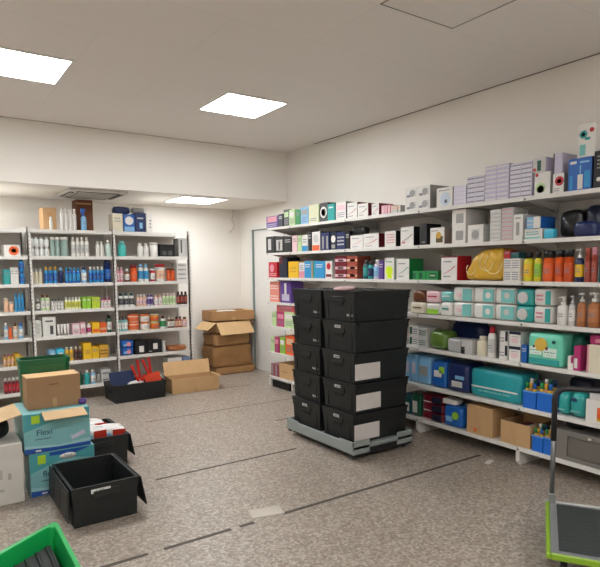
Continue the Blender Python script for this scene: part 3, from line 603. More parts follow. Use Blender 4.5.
# cartons on the bottom shelf
def rcarton(a, b, ytop, ctop, label, opened, dep):
    z = LV[6]+.0005; pl = SX+.012; Y0 = col_y(a, pl, z+.08); Y1 = col_y(b, pl, z+.08); H = on_x((a+b)/2, ytop, pl).z-z
    return open_carton('cardboard_box', label, (pl+dep/2, (Y0+Y1)/2, z), -math.pi/2, Y0-Y1, dep, H, ctop, opened, "cardboard boxes on the wall shelving's bottom shelf")
t = rcarton(467, 492, 407, 'kraft', 'taller cardboard box on bottom shelf beside the lime splash pack', ((2, .1, 170), (0, .12, 178)), .3)
MB().box((-.05, -.1518, .02), (-.025, -.1505, .05), mat('orange')).build('sticker', t)
rcarton(500.6, 530, 423, 'kraft', 'low open cardboard box on bottom shelf left of blue trays', ((2, .05, -40),), .28)
pl = SX+.012; zc = LV[6]+.006
for k, (c, d) in enumerate((('dred', 'maroon packet standing in the low open carton'), ('white', 'white packet standing in the low open carton'), ('dgrey', 'dark grey packet standing in the low open carton'))):
    y = col_y(512+k*7, pl, .2); o = make_pack('soft_pack', .07, .2, .13, c, None, 5, .004, k); place(o, 'R', (pl+.05, y+.03, zc)); tag(o, d, 'pack', 'packets in the low open carton')
# blue open trays full of small bottles
def tray(a, b, trim_, level, label, where):
    z = LV[level]+.0005; pl = SX+.01; Y0 = col_y(a, pl, z+.05); Y1 = col_y(b, pl, z+.05); W = Y0-Y1; H = on_x((a+b)/2, trim_, pl).z-z; D = .3
    t = thing('blue_tray', label, 'tray', (pl, Y0, z), -math.pi/2, 'blue trays of small bottles'); m = mat('1a66c4', .4)
    f = MB(); th = .004; f.box((0, 0, 0), (W, D, th), m)
    f.box((0, 0, th), (W, th, H), m); f.box((0, D-th, th), (W, D, H), m); f.box((0, th, th), (th, D-th, H), m); f.box((W-th, th, th), (W, D-th, H), m); f.build('body', t)
    rim = MB(); e = .004
    for p, q in (((-e, -e), (W+e, 0)), ((-e, D), (W+e, D+e)), ((-e, 0), (0, D)), ((W, 0), (W+e, D))): rim.box((p[0], p[1], H-.01), (q[0], q[1], H), mat('5b9be0', .4))
    rim.build('rim', t)
    cs = [('c9a24a', 'green'), ('tan', 'gold'), ('gold', 'blue'), ('8a9a3a', 'white'), ('tan', 'dgreen'), ('b8963c', 'navy')]
    nx = 3; bw = (W-.012)/nx
    for i in range(nx):
        for j in range(2):
            c, cp = cs[(i+j*3) % 6]; hh = H*1.42+.02*j
            o = make_bottle('bottle', bw*.96, hh, c, cp, 'd8c07a', 'can'); place(o, 'R', (pl+.006+j*.055, Y0-.006-i*bw, z+th+.0005))
            tag(o, '%s small tan bottle in the %s row of %s' % (('left', 'middle', 'right')[i], ('front', 'back')[j], where), 'bottle', 'small bottles in the blue trays')
tray(523, 535.5, 391, 5, 'blue open tray of tan bottles on sixth shelf beside turquoise pack', 'upper left blue tray')
tray(537, 551.5, 392.5, 5, 'blue open tray on sixth shelf, left of rounded teal pack', 'upper right blue tray')
tray(532, 542.5, 436, 6, 'blue open tray on bottom shelf right of low open carton', 'lower left blue tray')
tray(543.2, 553, 438, 6, 'blue open tray on bottom shelf, left of grey drawer box', 'lower right blue tray')
# grey drawer box on bottom shelf
z = LV[6]+.0005; Y0 = col_y(554, SX, .2); Y1 = Y0-.62; H = on_x(575, 433, SX).z-z
t = thing('drawer_box', 'grey storage box with recessed front panel on the bottom shelf at right', 'storage box', (SX+.006, Y0, z), -math.pi/2)
W = Y0-Y1; gm = mat('77726c', .45); f = MB().box((0, .01, 0), (W, .36, H), gm, bev=.004)
for a, b in (((0, 0), (W, .03)), ((0, H-.035), (W, H)), ((0, .03), (.09, H-.035)), ((W-.09, .03), (W, H-.035))): f.box((a[0], 0, a[1]), (b[0], .0101, b[1]), gm)
f.build('body', t); MB().box((.1, .004, .038), (W-.1, .0099, H-.043), mat('69645e', .4)).build('front_panel', t)
MB().lathe([(.008, 0), (.011, .01), (.006, .016)], mat('cream'), 12, Matrix.Translation((W*.4, 0, H-.02)) @ Matrix.Rotation(math.pi/2, 4, 'X')).build('knob', t)
o = MB().soft((0, 0, 0), (.15, .14, .09), mat('black', .5), 2.6, 7, .012, 20, None, 3).build('fabric_pouch'); place(o, 'R', (SX+.06, Y0-.01, z+H+.001)); tag(o, 'crumpled black pouch lying on the grey drawer box', 'pouch')
# yellow bag rings
# crate half under the shelf
# ------------------------------------------------------------------ left rack goods
L1 = "the storage rack's top shelf"
def lrow(level, name, items): row('L', level, items, name)
lrow(0, L1, [
 I('carton', 43, 56.5, 207.5, 'kraft', 'upright kraft cardboard box', 'kraft box', s=.08, dep=.22, p=[('r', .3, .6, .7, .8, 'tan')]),
 I('cap', 60, 77, 208.5, 'white', 'white bottle', 'tall white bottles', n=4, pl='tall plain white bottles', cap='white', lab=None),
 I('carton', 76.5, 93, 199.8, 'brown', 'large brown cardboard box', 'large brown box', s=.14, dep=.2, p=[('r', .0, .85, .9, .9, 'tan')]),
 I('box', 112.8, 123, 213.3, 'cream', 'beige upright box', 'beige box', dep=.16, p=[('l', .2, .5, .8, .8, 2, 'grey')]),
 I('box', 124, 135, 214.5, 'blue', 'blue box with white cloud shape', 'cloud box', p=[('d', .5, .65, .38, 'white'), ('r', .05, .05, .95, .3, 'lblue')]),
 I('box', 135.5, 145.5, 213, 'navy', 'navy box with small white figure', 'navy box', p=[('r', .4, .2, .7, .5, 'lblue'), ('l', .2, .65, .8, .8, 1, 'white')]),
 I('box', 146.2, 152.5, 213.3, 'white', 'white box with small dark marks', 'white box', p=[('l', .5, .2, .8, .7, 3, 'dgrey')])])
lrow(0, L1, [
 I('cap', 49.4, 53, 216.5, 'white', 'short white bottle before the kraft box', None, cap='white'),
 I('spray', 81, 87, 208.5, 'lblue', 'blue-capped spray bottle before the large brown box', None, cap='blue', lab='lblue'),
 I('bag', 114, 131, 206.5, 'navy', 'crumpled blue bag lying on beige and cloud boxes', None, on='blue box with white cloud shape', dep=.14, name='plastic_bag', amp=.008),
 I('bag', 132.5, 146, 207.5, 'grey', 'grey-white bundle lying on the navy box', None, on='navy box with small white figure', dep=.12, name='plastic_bag', amp=.008)])
L2 = "the storage rack's second shelf"
lrow(1, L2, [
 I('box', 4, 20.5, 245, 'white', 'white box with orange oval', 'orange oval box', p=[('d', .6, .5, .42, 'orange'), ('d', .6, .5, .2, 'gold')]),
 I('cap', 29.5, 49.5, 236.8, 'e2e4e2', 'white bottle', 'wrapped white bottles', n=4, L=2, pl='stacked white bottles wrapped together', cap='white'),
 I('jar', 50.5, 60, 237, '93a8a0', 'grey-green jar', 'grey-green jars', n=2, pl='grey-green jars with white lids', cap='white'),
 I('jar', 60.5, 69.5, 237, '93a8a0', 'broad grey-green jar with white lid', 'broad grey-green jar', cap='white', n=1),
 I('cap', 71.4, 89.4, 237, 'e2ded6', 'white bottle', 'slim white bottles', n=4, pl='slim white bottles with white caps', cap='white', lab='lgrey'),
 I('cap', 96, 104.5, 241.3, 'e2ded6', 'short white bottle', 'short white bottles', n=2, pl='short white bottles', cap='white'),
 I('cap', 105.8, 112, 240, 'c8dcd0', 'pale mint bottle', 'mint bottle', cap='white', lab=None),
 I('cap', 118.8, 127.3, 241, '4cc0b8', 'turquoise bottle with white cap', 'turquoise bottle', cap='lteal'),
 I('cap', 138, 149.5, 243, 'e6e2dc', 'bulky white bottle', 'bulky white bottles', n=2, pl='bulky white bottles', cap='white'),
 I('jar', 150.5, 159, 242.5, 'e6e2dc', 'white tub with white lid', 'white tub', cap='white'),
 I('box', 160, 174.8, 244.3, 'black', 'black box with faint grey shapes', 'black box', p=[('d', .3, .3, .2, 'dgrey'), ('d', .7, .3, .2, 'dgrey')]),
 I('box', 178.8, 188, 238, 'lgrey', 'white box with dark vertical stripe', 'striped box', p=[('r', .2, .2, .35, .9, 'dgrey')])])
L3 = "the storage rack's third shelf"
lrow(2, L3, [
 I('box', 4, 10.5, 269.5, 'teal', 'low teal box', 'teal box'),
 I('box', 10.8, 18.5, 267.6, 'white', 'white box', 'white box', n=2, pl='narrow white boxes'),
 I('cap', 19.2, 25, 258, 'sky', 'tall blue canister', 'tall blue canisters', L=2, pl='stacked blue canisters', cap='blue', lab='blue'),
 I('cap', 31, 42.8, 268.6, 'cream', 'cream bottle', 'cream bottles', n=3, pl='cream bottles', cap='lgrey'),
 I('cap', 44.4, 58, 266.6, 'sky', 'blue bottle', 'gold-capped bottles', n=3, pl='blue bottles with gold caps', cap='gold', lab='blue'),
 I('cap', 58.5, 64, 267.5, 'navy', 'dark blue bottle with pale cap', 'dark blue bottle', cap='lblue'),
 I('cap', 65, 80.5, 267.5, 'blue', 'blue bottle', 'mid blue bottles', n=4, pl='mid blue bottles with sky caps', cap='sky', lab='sky'),
 I('cap', 81.3, 87.4, 266.5, 'lblue', 'pale blue bottle with navy cap', 'pale blue bottle', cap='navy', lab='white'),
 I('cap', 89, 104.5, 266.6, 'sky', 'sky blue bottle', 'white-capped bottles', n=4, pl='sky blue bottles with white caps', cap='white', lab='blue'),
 I('can', 105, 112, 260, 'navy', 'tall navy canister', 'navy canister', cap='navy', lab='blue'),
 I('cap', 116.5, 124, 267, 'pink', 'pale pink bottle', 'pink bottles', n=2, pl='pale pink bottles', cap='lpink', lab='lpink'),
 I('cap', 125, 130.6, 269, 'brown', 'small brown bottle with white label', 'brown bottle', cap='white', lab='white'),
 I('jar', 131, 138, 264.8, 'dorange', 'orange-brown jar with dark red lid', 'orange-brown jar', cap='dred', lab='orange'),
 I('cap', 138.8, 149.5, 264, 'white', 'white and blue bottle', 'white-blue bottles', n=2, pl='white and blue bottles', cap='lblue', lab='sky'),
 I('jar', 150.6, 156, 268.5, 'red', 'short red jar with white label', 'short red jar', cap='white', lab='white'),
 I('jar', 156.6, 167, 264, 'white', 'wide white jar with red lid', 'red-lidded jar', cap='red', lab='peach'),
 I('jar', 167.5, 175.5, 268, 'dorange', 'amber jar', 'amber jars', n=2, pl='small amber jars', cap='brown', lab='orange'),
 I('box', 177, 188, 263, 'white', 'flat white box', 'flat white boxes', L=4, pl='stacked flat white boxes', p=[('l', .1, .2, .8, .8, 1, 'print')])])
L4 = "the storage rack's fourth shelf"
lrow(3, L4, [
 I('jar', 4, 9, 298, 'peach', 'peach jar', 'peach jar', cap='cream'),
 I('jar', 9.4, 14, 302, 'peach', 'short peach jar', 'short peach jar', cap='white'),
 I('cap', 14.8, 24.4, 293, 'sky', 'blue bottle', 'left blue bottles', n=3, pl='bright blue bottles beside peach jars', cap='sky', lab='sky'),
 I('cap', 36, 40.7, 299, 'dgrey', 'dark bottle with white label', 'dark bottle', cap='white', lab='white'),
 I('cap', 41, 50.3, 294.5, 'lgreen', 'pale green bottle with brown cap', 'brown-capped bottles', n=2, pl='pale green bottles with brown caps', cap='brown', lab='white'),
 I('cap', 51.4, 64, 298.8, 'lgrey', 'grey-white bottle', 'grey-white bottles', n=4, pl='small grey-white bottles', cap='dgrey', lab='white'),
 I('cap', 65, 81.5, 297, 'e8e8c8', 'yellow-white bottle', 'yellow-white bottles', n=5, pl='white bottles with yellow labels', cap='white', lab='c9c84a'),
 I('box', 82.5, 91, 297, 'lime', 'lime green box', 'lime boxes', n=2, pl='lime green boxes', p=[('l', .2, .6, .8, .9, 1, 'white')]),
 I('box', 92, 100, 297, 'b4cc3a', 'yellow-lime box', 'yellow-lime boxes', n=2, pl='yellow-lime boxes'),
 I('cap', 101.3, 111, 298, 'lpink', 'white-pink bottle', 'white-pink bottles', n=3, pl='white-pink bottles', cap='magenta', lab='white'),
 I('cap', 118.8, 135, 293, 'e4e4e0', 'white bottle with teal cap', 'teal-capped bottles', n=3, pl='white bottles with teal caps', cap='dteal', lab='dgrey'),
 I('cap', 136.8, 146.5, 294.5, 'peach', 'pink-beige bottle', 'pink-beige bottles', n=3, pl='pink-beige bottles', cap='white', lab='lpink'),
 I('cap', 147, 154, 294.5, 'lilac', 'lilac bottle', 'lilac bottles', n=2, pl='lilac bottles', cap='purple', lab='purple'),
 I('cap', 154.6, 162.4, 294.8, 'lpink', 'pink-white bottle', 'pink-white bottles', n=2, pl='pink-white bottles', cap='peach', lab='white'),
 I('cap', 163, 176, 293.3, 'd9e6c0', 'pale green bottle', 'pale green bottles', n=4, pl='pale green and pink bottles', cap='lpink', lab='lgreen'),
 I('cap', 177, 188, 291.5, 'dbrown', 'dark brown bottle', 'dark brown bottles', n=3, pl='dark red-brown bottles', cap='dbrown', lab='rust')])
L5 = "the storage rack's fifth shelf"
lrow(4, L5, [
 I('cap', 4, 8.4, 323, 'lblue', 'pale blue bottle at the end', 'end blue bottle', cap='white', lab='white'),
 I('cap', 8.6, 12.5, 327, 'orange', 'orange bottle', 'orange bottle', cap='orange'),
 I('cap', 13, 18, 323, 'peach', 'peach bottle', 'peach bottle', cap='brown', lab='white'),
 I('cap', 18.5, 24, 323, 'lblue', 'blue-white bottle', 'blue-white bottle', cap='blue', lab='white'),
 I('box', 31, 41.5, 320.6, 'd3d6cc', 'pale grey-green box with print', 'pale box', p=[('l', .15, .2, .85, .8, 5, 'grey')]),
 I('box', 42.8, 56, 317, 'd8d6d0', 'tall pale box with dark window', 'tall pale box', p=[('r', .55, .1, .8, .55, 'dgrey'), ('r', .2, .75, .8, .82, 'dgrey')]),
 I('tube', 57.3, 70, 324, 'white', 'white tube', 'white tubes', n=4, pl='white standing tubes', cap='grey'),
 I('box', 72.7, 80, 323.5, 'lpink', 'white-pink box', 'white-pink box', p=P('white')),
 I('box', 80.5, 86, 322.3, 'd9a6b0', 'pink box with white label', 'pink label box', p=P('white', 'magenta')),
 I('cap', 87, 91.7, 323.5, 'white', 'white bottle with pink label', 'pink-labelled bottle', cap='white', lab='magenta'),
 I('box', 92.3, 99.7, 322.3, 'yellow', 'yellow box', 'yellow box', p=[('r', .1, .1, .9, .4, 'orange')]),
 I('box', 100, 106.5, 322.6, 'orange', 'orange box with pale band', 'orange box', p=[('r', 0, .3, 1, .5, 'peach')]),
 I('cap', 107, 112.2, 315, 'dgreen', 'dark green bottle with white label', 'green bottle', cap='black', lab='white'),
 I('cap', 118.5, 128, 317, 'lteal', 'pale teal bottle', 'pale teal bottles', n=3, pl='pale teal bottles', cap='dgrey', lab='white'),
 I('jar', 128.8, 140.6, 314.5, 'peach', 'orange-lidded jar', 'orange-lidded jars', n=1, L=2, pl='stacked round orange tubs', cap='orange', lab='orange'),
 I('jar', 141.2, 151, 314.5, 'cream', 'cream tub with orange lid', 'cream tubs', n=1, L=2, pl='stacked cream tubs with orange lids', cap='orange', lab='white'),
 I('jar', 151.4, 160.4, 314, 'gold', 'golden tub', 'golden tubs', n=1, L=2, pl='stacked golden tubs', cap='cream', lab='orange'),
 I('cap', 161, 167, 316, 'white', 'white-green bottle', 'white-green bottle', cap='brown', lab='green'),
 I('cap', 168, 175, 317, 'brown', 'brown bottle', 'brown bottles', n=2, pl='brown bottles with white labels', cap='cream', lab='white'),
 I('cap', 175.5, 182.5, 316.5, 'rust', 'rust bottle', 'rust bottles', n=2, pl='rust coloured bottles', cap='dbrown', lab='peach'),
 I('cap', 183, 188, 317, 'peach', 'tan-pink bottle', 'tan-pink bottle', cap='brown', lab='lpink')])
L6 = "the storage rack's sixth shelf"
lrow(5, L6, [
 I('cap', 3, 14.5, 354.5, 'gold', 'amber bottle', 'amber bottles', n=3, pl='yellow and amber bottles', cap='rust', lab='peach'),
 I('box', 15.4, 20.5, 354, 'yellow', 'yellow box', 'yellow box'),
 I('box', 21, 25.5, 357, 'gold', 'small golden box', 'golden box'),
 I('pack', 49.5, 56, 350, 'lblue', 'pale blue pack', 'pale blue packs', n=1, p=[('r', .2, .3, .8, .8, 'white')]),
 I('pack', 56.5, 65, 349, 'cyan', 'cyan and white pack', 'cyan pack', p=[('r', .2, .3, .8, .8, 'white')]),
 I('cap', 65.5, 73.8, 347, 'yellow', 'yellow bottle', 'yellow bottles', n=2, pl='yellow bottles with white caps', cap='white', lab='gold'),
 I('cap', 74.5, 82.5, 346.5, 'brown', 'brown bottle', 'brown bottles', n=2, pl='brown bottles with cream caps', cap='cream', lab='dbrown'),
 I('box', 83.4, 92, 343, 'yellow', 'tall yellow box', 'tall yellow box', p=[('r', .2, .3, .8, .6, 'gold')]),
 I('box', 92.4, 99, 347, 'yellow', 'short yellow box', 'short yellow box'),
 I('box', 99.5, 108.6, 345, 'gold', 'golden yellow box with brown print', 'golden print box', p=[('l', .1, .2, .9, .7, 2, 'brown')]),
 I('cap', 118.5, 121, 347, 'dred', 'slim dark red bottle', 'dark red bottle', cap='black'),
 I('pack', 121.5, 134, 340.5, 'blue', 'blue and pink pack', 'blue-pink packs', L=2, pl='stacked blue packs with pink patch', p=[('d', .6, .5, .4, 'pink'), ('r', .1, .2, .4, .6, 'lblue')]),
 I('box', 135.3, 146.6, 340.5, 'black', 'black box with small white label', 'left black box', p=[('r', .35, .15, .75, .6, 'white')]),
 I('box', 147.5, 162, 340, 'black', 'wide black box with white label', 'wide black box', p=[('r', .4, .3, .7, .75, 'white'), ('r', .1, .1, .3, .2, 'grey')]),
 I('cap', 162.8, 166.5, 341, 'lgrey', 'slim white bottle', 'slim white bottle', cap='white'),
 I('bag', 169, 188, 345.5, 'amber', 'flat brown plastic bag', 'brown bag', name='plastic_bag', amp=.006)])
L7 = "the storage rack's bottom shelf"
lrow(6, L7, [
 I('cap', 4, 20, 378, 'dred', 'red bottle', 'red bottles', n=4, pl='dark red bottles', cap='white', lab='red'),
 I('cap', 78.7, 84, 371.5, 'dgreen', 'dark green bottle', 'dark green bottle', cap='dgrey'),
 I('cap', 84.6, 90.5, 370.5, 'teal', 'teal bottle with white cap', 'teal bottle', cap='white'),
 I('cap', 91.2, 96.5, 370, 'lblue', 'pale blue-white bottle', 'blue-white bottle', cap='white', lab='white'),
 I('cap', 97, 101, 372, 'grey', 'grey bottle', 'grey bottle', cap='dgrey'),
 I('box', 101.6, 111, 369.5, 'lgrey', 'grey-white box', 'grey-white boxes', L=2, pl='stacked grey-white boxes', p=[('l', .1, .2, .8, .7, 1, 'dgrey')]),
 I('box', 168, 182, 357.5, 'lgrey', 'grey-white lidded box', 'lidded box', p=[('r', 0, .8, 1, 1, 'white')]),
 I('box', 183, 190, 357, '7a8db0', 'dusty blue box', 'dusty blue box')])
# ------------------------------------------------------------------ crates
BK = ('202224', .42, 0, .08, 8)
def crate(label, loc, rz, L=.58, W=.39, H=.245, lid='closed', group=None, papers=(), tagpos=(), name='storage_crate'):
    """attached-lid crate, long side along x, origin at base centre"""
    t = thing(name, label, 'crate', loc, rz, group); m = mat('131616', .5, 0, .1, 8); m2 = mat('0c0d0e', .6)
    hb = H-(.012 if lid == 'closed' else 0)
    b = MB(); th = .006; tx = .95
    def ring(fx, z, ins=0): x, y = L/2*fx-ins, W/2*(fx-(.02 if fx < 1 else 0))-ins; return [(-x, -y, z), (x, -y, z), (x, y, z), (-x, y, z)]
    hz = hb-.055
    o1 = ring(tx, 0); o2 = ring(.98, hz); i1 = ring(tx, th, th); i2 = ring(.965, hb, th)
    vs = o1+o2+i1+i2
    fs = [(0, 3, 2, 1)]+[(k, (k+1) % 4, 4+(k+1) % 4, 4+k) for k in range(4)]+[(8+k, 12+k, 12+(k+1) % 4, 8+(k+1) % 4) for k in range(4)]+[(8, 9, 10, 11)]
    b.add(vs, fs, m)
    r1 = ring(.995, hz); r2 = ring(1, hb)            # rim band
    b.add(o2+r1+r2+i2, [(k, (k+1) % 4, 4+(k+1) % 4, 4+k) for k in range(4)]+[(4+k, 4+(k+1) % 4, 8+(k+1) % 4, 8+k) for k in range(4)]+[(8+k, 8+(k+1) % 4, 12+(k+1) % 4, 12+k) for k in range(4)], m)
    for sx in (-1, 1):                               # vertical ribs on ends and sides
        for yy in (-.36, .36): b.box((sx*L/2*.945-.01, yy*W-.008, .015), (sx*L/2*.945+.01, yy*W+.008, hz), m)
        for xx in (-.42, -.2, .2, .42):
            if lid == 'closed' and sx < 0 and papers: continue
            b.box((xx*L-.006, sx*W/2*.92-.006, .015), (xx*L+.006, sx*W/2*.92+.008, hz), m)
    b.build('body', t)
    for sx in (-1, 1):
        h = MB(); x = sx*L/2
        h.box((x-.006, -.075, hb-.075), (x+.008, .075, hb-.03), m, bev=.004); h.box((x-.001, -.05, hb-.105), (x+.003, .05, hb-.075), m2)
        h.build('handle', t)
    if lid == 'closed':
        for sy in (-1, 1):
            l = MB(); n = 6; pts = [(-L/2-.004, sy*(W/2+.006)), (L/2+.004, sy*(W/2+.006))]
            zz = [( -L/2-.004+(L+.008)*k/n, (.015 if k % 2 else -.015)) for k in range(n+1)][::-1]
            out = pts+zz if sy < 0 else pts+zz
            k = len(out); z0, z1 = hb, H
            l.add([(x, y, z0) for x, y in out]+[(x, y, z1) for x, y in out], [tuple(range(k)), tuple(range(2*k-1, k-1, -1))]+[(i, (i+1) % k, (i+1) % k+k, i+k) for i in range(k)], m)
            l.box((-L/2*.9, sy*(W/2+.008)-.004, hb-.02), (L/2*.9, sy*(W/2+.008)+.004, hb+.006), m)
            for q in (-.25, .0, .25): l.box((q*L-.03, sy*W*.28-.03, H), (q*L+.03, sy*W*.28+.03, H+.004), m2)
            l.build('lid_half', t)
    elif lid == 'hang':
        for sy in (-1, 1):
            l = MB().box((-L/2, -.004, -W/2+.01), (L/2, .004, 0), m, bev=.002)
            for k in range(3): l.box((-L/2+.03+k*L*.32, -.006, -W/2+.03), (-L/2+L*.27+k*L*.32, .006, -.03), m)
            o = l.build('lid_half', t); o.matrix_local = Matrix.Translation((0, sy*(W/2+.012), hb-.005)) @ Matrix.Rotation(math.radians(-10 if sy < 0 else 3), 4, 'X')
            # hanging part shortened to stay above floor
            o.scale = (1, 1, min(1, (hb-.015)/(W/2-.01)))
    elif lid == 'ajar':
        for sy in (-1, 1):
            l = MB().box((-L/2, -.004, 0), (L/2, .004, W/2-.004), m, bev=.002); o = l.build('lid_half', t)
            o.matrix_local = Matrix.Translation((0, sy*(W/2), hb+.001)) @ Matrix.Rotation(sy*math.radians(78 if sy < 0 else 72), 4, 'X')
    if papers:
        for u0, v0, u1, v1 in papers:                # white sheet on front (-y) side
            y = -W/2*.955; P_ = MB().box((u0*L, -.0015, v0*H), (u1*L, 0, v1*H), mat('cfc8c4', .7))
            o = P_.build('paper_sheet', t); o.location = (0, -W/2*.955-.006, 0)
    for sx, yy, zz in tagpos:
        f = MB().box((-.0015, -.035, -.011), (0, .035, .011), mat('c9c9c6', .5))
        for q in range(6): f.box((-.0025, -.028+q*.009, -.007), (-.0015, -.024+q*.009, .006), mat('dgrey'))
        o = f.build('barcode_label', t); o.location = (-L/2-.009 if zz > .16 else -L/2*.955-.0, yy, zz)
    return t
# dolly with two columns of five crates
DX, DYc = 2.985, 3.675
t = thing('wheeled_dolly', 'grey plastic wheeled dolly carrying ten black stacked crates', 'dolly', (DX-.01, DYc-.01, 0))
dg = mat('8d9390', .5); f = MB(); a, b = .315, .455
for p, q in (((-a, -b), (a, -b+.07)), ((-a, b-.07), (a, b)), ((-a, -b+.07), (-a+.07, b-.07)), ((a-.07, -b+.07), (a, b-.07))): f.box((p[0], p[1], .085), (q[0], q[1], .115), dg, bev=.006)
f.box((-a+.07, -.04, .088), (a-.07, .04, .112), dg)
for sx in (-1, 1):
    for sy in (-1, 1):
        x, y = sx*(a-.0), sy*(b-.0)
        f.box((min(x, x-sx*.012), min(y, y-sy*.17), .115), (max(x, x-sx*.012), max(y, y-sy*.17), .15), dg, bev=.003)
        f.box((min(x, x-sx*.17), min(y, y-sy*.012), .05), (max(x, x-sx*.17), max(y, y-sy*.012), .15), dg, bev=.003)
f.box((-a-.002, -b+.01, .055), (-a+.02, b-.01, .135), dg, bev=.003)
f.build('deck', t)
f = MB()
for p, q in (((-a+.01, -b+.005), (a-.01, -b+.06)), ((-a+.01, b-.06), (a-.01, b-.005)), ((-a+.02, -b+.06), (-a+.07, b-.06)), ((a-.07, -b+.06), (a-.02, b-.06))): f.box((p[0], p[1], .035), (q[0], q[1], .085), mat('black', .6))
f.build('bumper', t)
for sx in (-1, 1):
    for sy in (-1, 1):
        w_ = MB().lathe([(.03, -.012), (.033, -.008), (.033, .008), (.03, .012)], mat('3a3a3a', .5) if not (sx < 0 and sy > 0) else mat('cfcac0', .5), 16, Matrix.Translation((sx*.27, sy*.4, .034)) @ Matrix.Rotation(math.pi/2, 4, 'X'))
        o = w_.build('caster', t)
        MB().box((sx*.27-.02, sy*.4-.018, .06), (sx*.27+.02, sy*.4+.018, .09), metalm()).build('caster_bracket', o)
pos = ['bottom', 'second from bottom', 'middle', 'second from top', 'top']
for col in range(2):
    for k in range(5):
        y = DYc-.228+col*.44; z = .117+k*.2345; x = DX+(-.004, .004, 0, .007, .012)[k]
        rz = math.radians((-.6, .8, -.3, .7, -1.5)[k] if col == 0 else (.5, -.6, .4, .8, 1.2)[k])
        paper = ((-.475, .1, -.03, .64),) if col == 0 and k < 3 else ()
        tp = ((-1, 0, .19),) if k in (0, 1, 2, 3) and col == 0 else ((-1, -.13, .05),)
        if col == 1: tp = ((-1, -.12, .05),) if k else ((-1, 0, .19),)
        lb = '%s black lidded crate in the %s column on the dolly' % (pos[k], 'front' if col == 0 else 'rear')
        if k < 3 and col == 0: lb = lb.replace(' lidded', '')+', white paper on side'
        crate(lb, (x, y, z), rz, .565, .4, .2295, 'closed' if k < 4 else 'closed', 'black crates stacked on the dolly', paper, tp)
# pink sheet poking out of top front crate
zt = .117+5*.2345+.005
o = make_pack('soft_pack', .34, .14, .022, 'lpink', None, 5, .008, 2); o.location = (DX-.26, DYc-.36, zt-.004); o.rotation_euler = (0, 0, .75)
tag(o, 'flat pink and white packet lying on the top front crate', 'pack')
# open crate in front at left
cr = crate('empty open black crate with hanging lid halves, nearest on the floor', (.855, 3.53, 0), math.pi/2, .53, .385, .232, 'hang', None, (), ())
f = MB().box((-.055, -.0015, -.012), (.055, 0, .012), mat('d6d6d2', .5)); f.text('C 600', .02, mat('1a1a1a'), Matrix.Translation((-.005, -.002, 0)) @ TXT)
o = f.build('label_plate', cr); o.location = (-.2685, .03, .2); o.rotation_euler = (0, 0, -math.pi/2)
# second crate behind with red packs
crate('black crate filled with red and white packs behind the empty crate', (1.09, 4.45, 0), math.pi/2, .55, .37, .235, 'hang')
for k, (dx, dy, z, r) in enumerate(((-.08, -.12, .175, .1), (.06, -.08, .165, -.1), (-.02, .1, .18, .2))):
    o = make_pack('soft_pack', .2, .16, .11, 'e0dcd8', [('r', .5, -.05, 1.08, 1.05, 'c8321f'), ('r', 0, -.1, 1, .2, 'c8321f'), ('d', .3, .55, .25, 'lblue')], 4.5, .006, k)
    o.location = (1.09+dx-.07, 4.45+dy-.1, z); o.rotation_euler = (.05, .04*k, r)
    tag(o, '%s red and white pack in the black crate behind the empty one' % ('left', 'right', 'rear')[k], 'pack', 'red and white packs in a crate')
    o2 = make_pack('soft_pack', .2, .16, .1, 'd8d0cc', None, 4.5, .004, k); o2.location = (1.09+dx-.07, 4.45+dy-.1, z-.11); tag(o2, '%s lower pack buried in the black crate of red packs' % ('left', 'right', 'rear')[k], 'pack', 'red and white packs in a crate')
# crate by the rack with blue board and red steps
tcx = (col_x(114, 6.15, .05)+col_x(168, 6.15, .05))/2
crate('black crate holding navy board and red frames before the storage rack', (tcx, 6.36, 0), math.radians(2), .6, .38, .2, 'none')
o = MB().box((-.14, -.006, 0), (.14, .006, .3), mat('1d2b4f', .5), bev=.003).build('navy_board'); o.location = (tcx-.15, 6.29, .03); o.rotation_euler = (-.25, 0, .05)
tag(o, 'navy blue board leaning in the crate before the rack', 'board')
def red_frame(x, y, lean, rz, label):
    t = thing('step_frame', label, 'folding frame', (x, y, .02), rz, 'red metal frames in the crate'); rm = mat('c8281e', .35)
    for sx in (-1, 1):
        o = MB().box((sx*.07-.012, -.012, 0), (sx*.07+.014, .014, .42), rm, bev=.004).build('rail', t); o.rotation_euler = (0, lean, 0)
    o = MB().box((-.06, -.008, .03), (.06, .008, .14), rm, bev=.003).box((-.045, -.01, .2), (.045, .01, .23), rm, bev=.003).build('step', t); o.rotation_euler = (0, lean, 0)
red_frame(tcx+.17, 6.32, -.38, 0, 'red folding frame leaning left in the crate before the rack')
red_frame(tcx+.16, 6.4, -.12, .1, 'red frame with orange panel behind the leaning one in the crate')
o = MB().box((-.09, -.004, 0), (.09, .004, .15), mat('dd4a2c', .4)).build('orange_panel'); o.location = (tcx+.2, 6.26, .13); o.rotation_euler = (-.1, -.25, 0)
tag(o, 'small orange-red panel lying before the red frames', 'panel')
o = MB().soft((-.1, -.06, 0), (.1, .06, .1), mat('cfcac4', .6), 4, 6, .01, 14).build('paper_bundle'); o.location = (tcx-.0, 6.36, .1)
tag(o, 'crumpled white paper under the red frames in the crate', 'paper')
# open carton lying right of the crate
x0, x1 = col_x(171, 6.32, 0), col_x(216, 6.32, 0)
open_carton('cardboard_box', 'low open cardboard box with spread flaps on the floor by the rack', ((x0+x1)/2+.0, 6.38, 0), math.radians(-4), x1-x0, .3, .17, 'kraft', ((0, .1, 160), (1, .09, 20), (2, .17, -74), (3, .08, -40)))
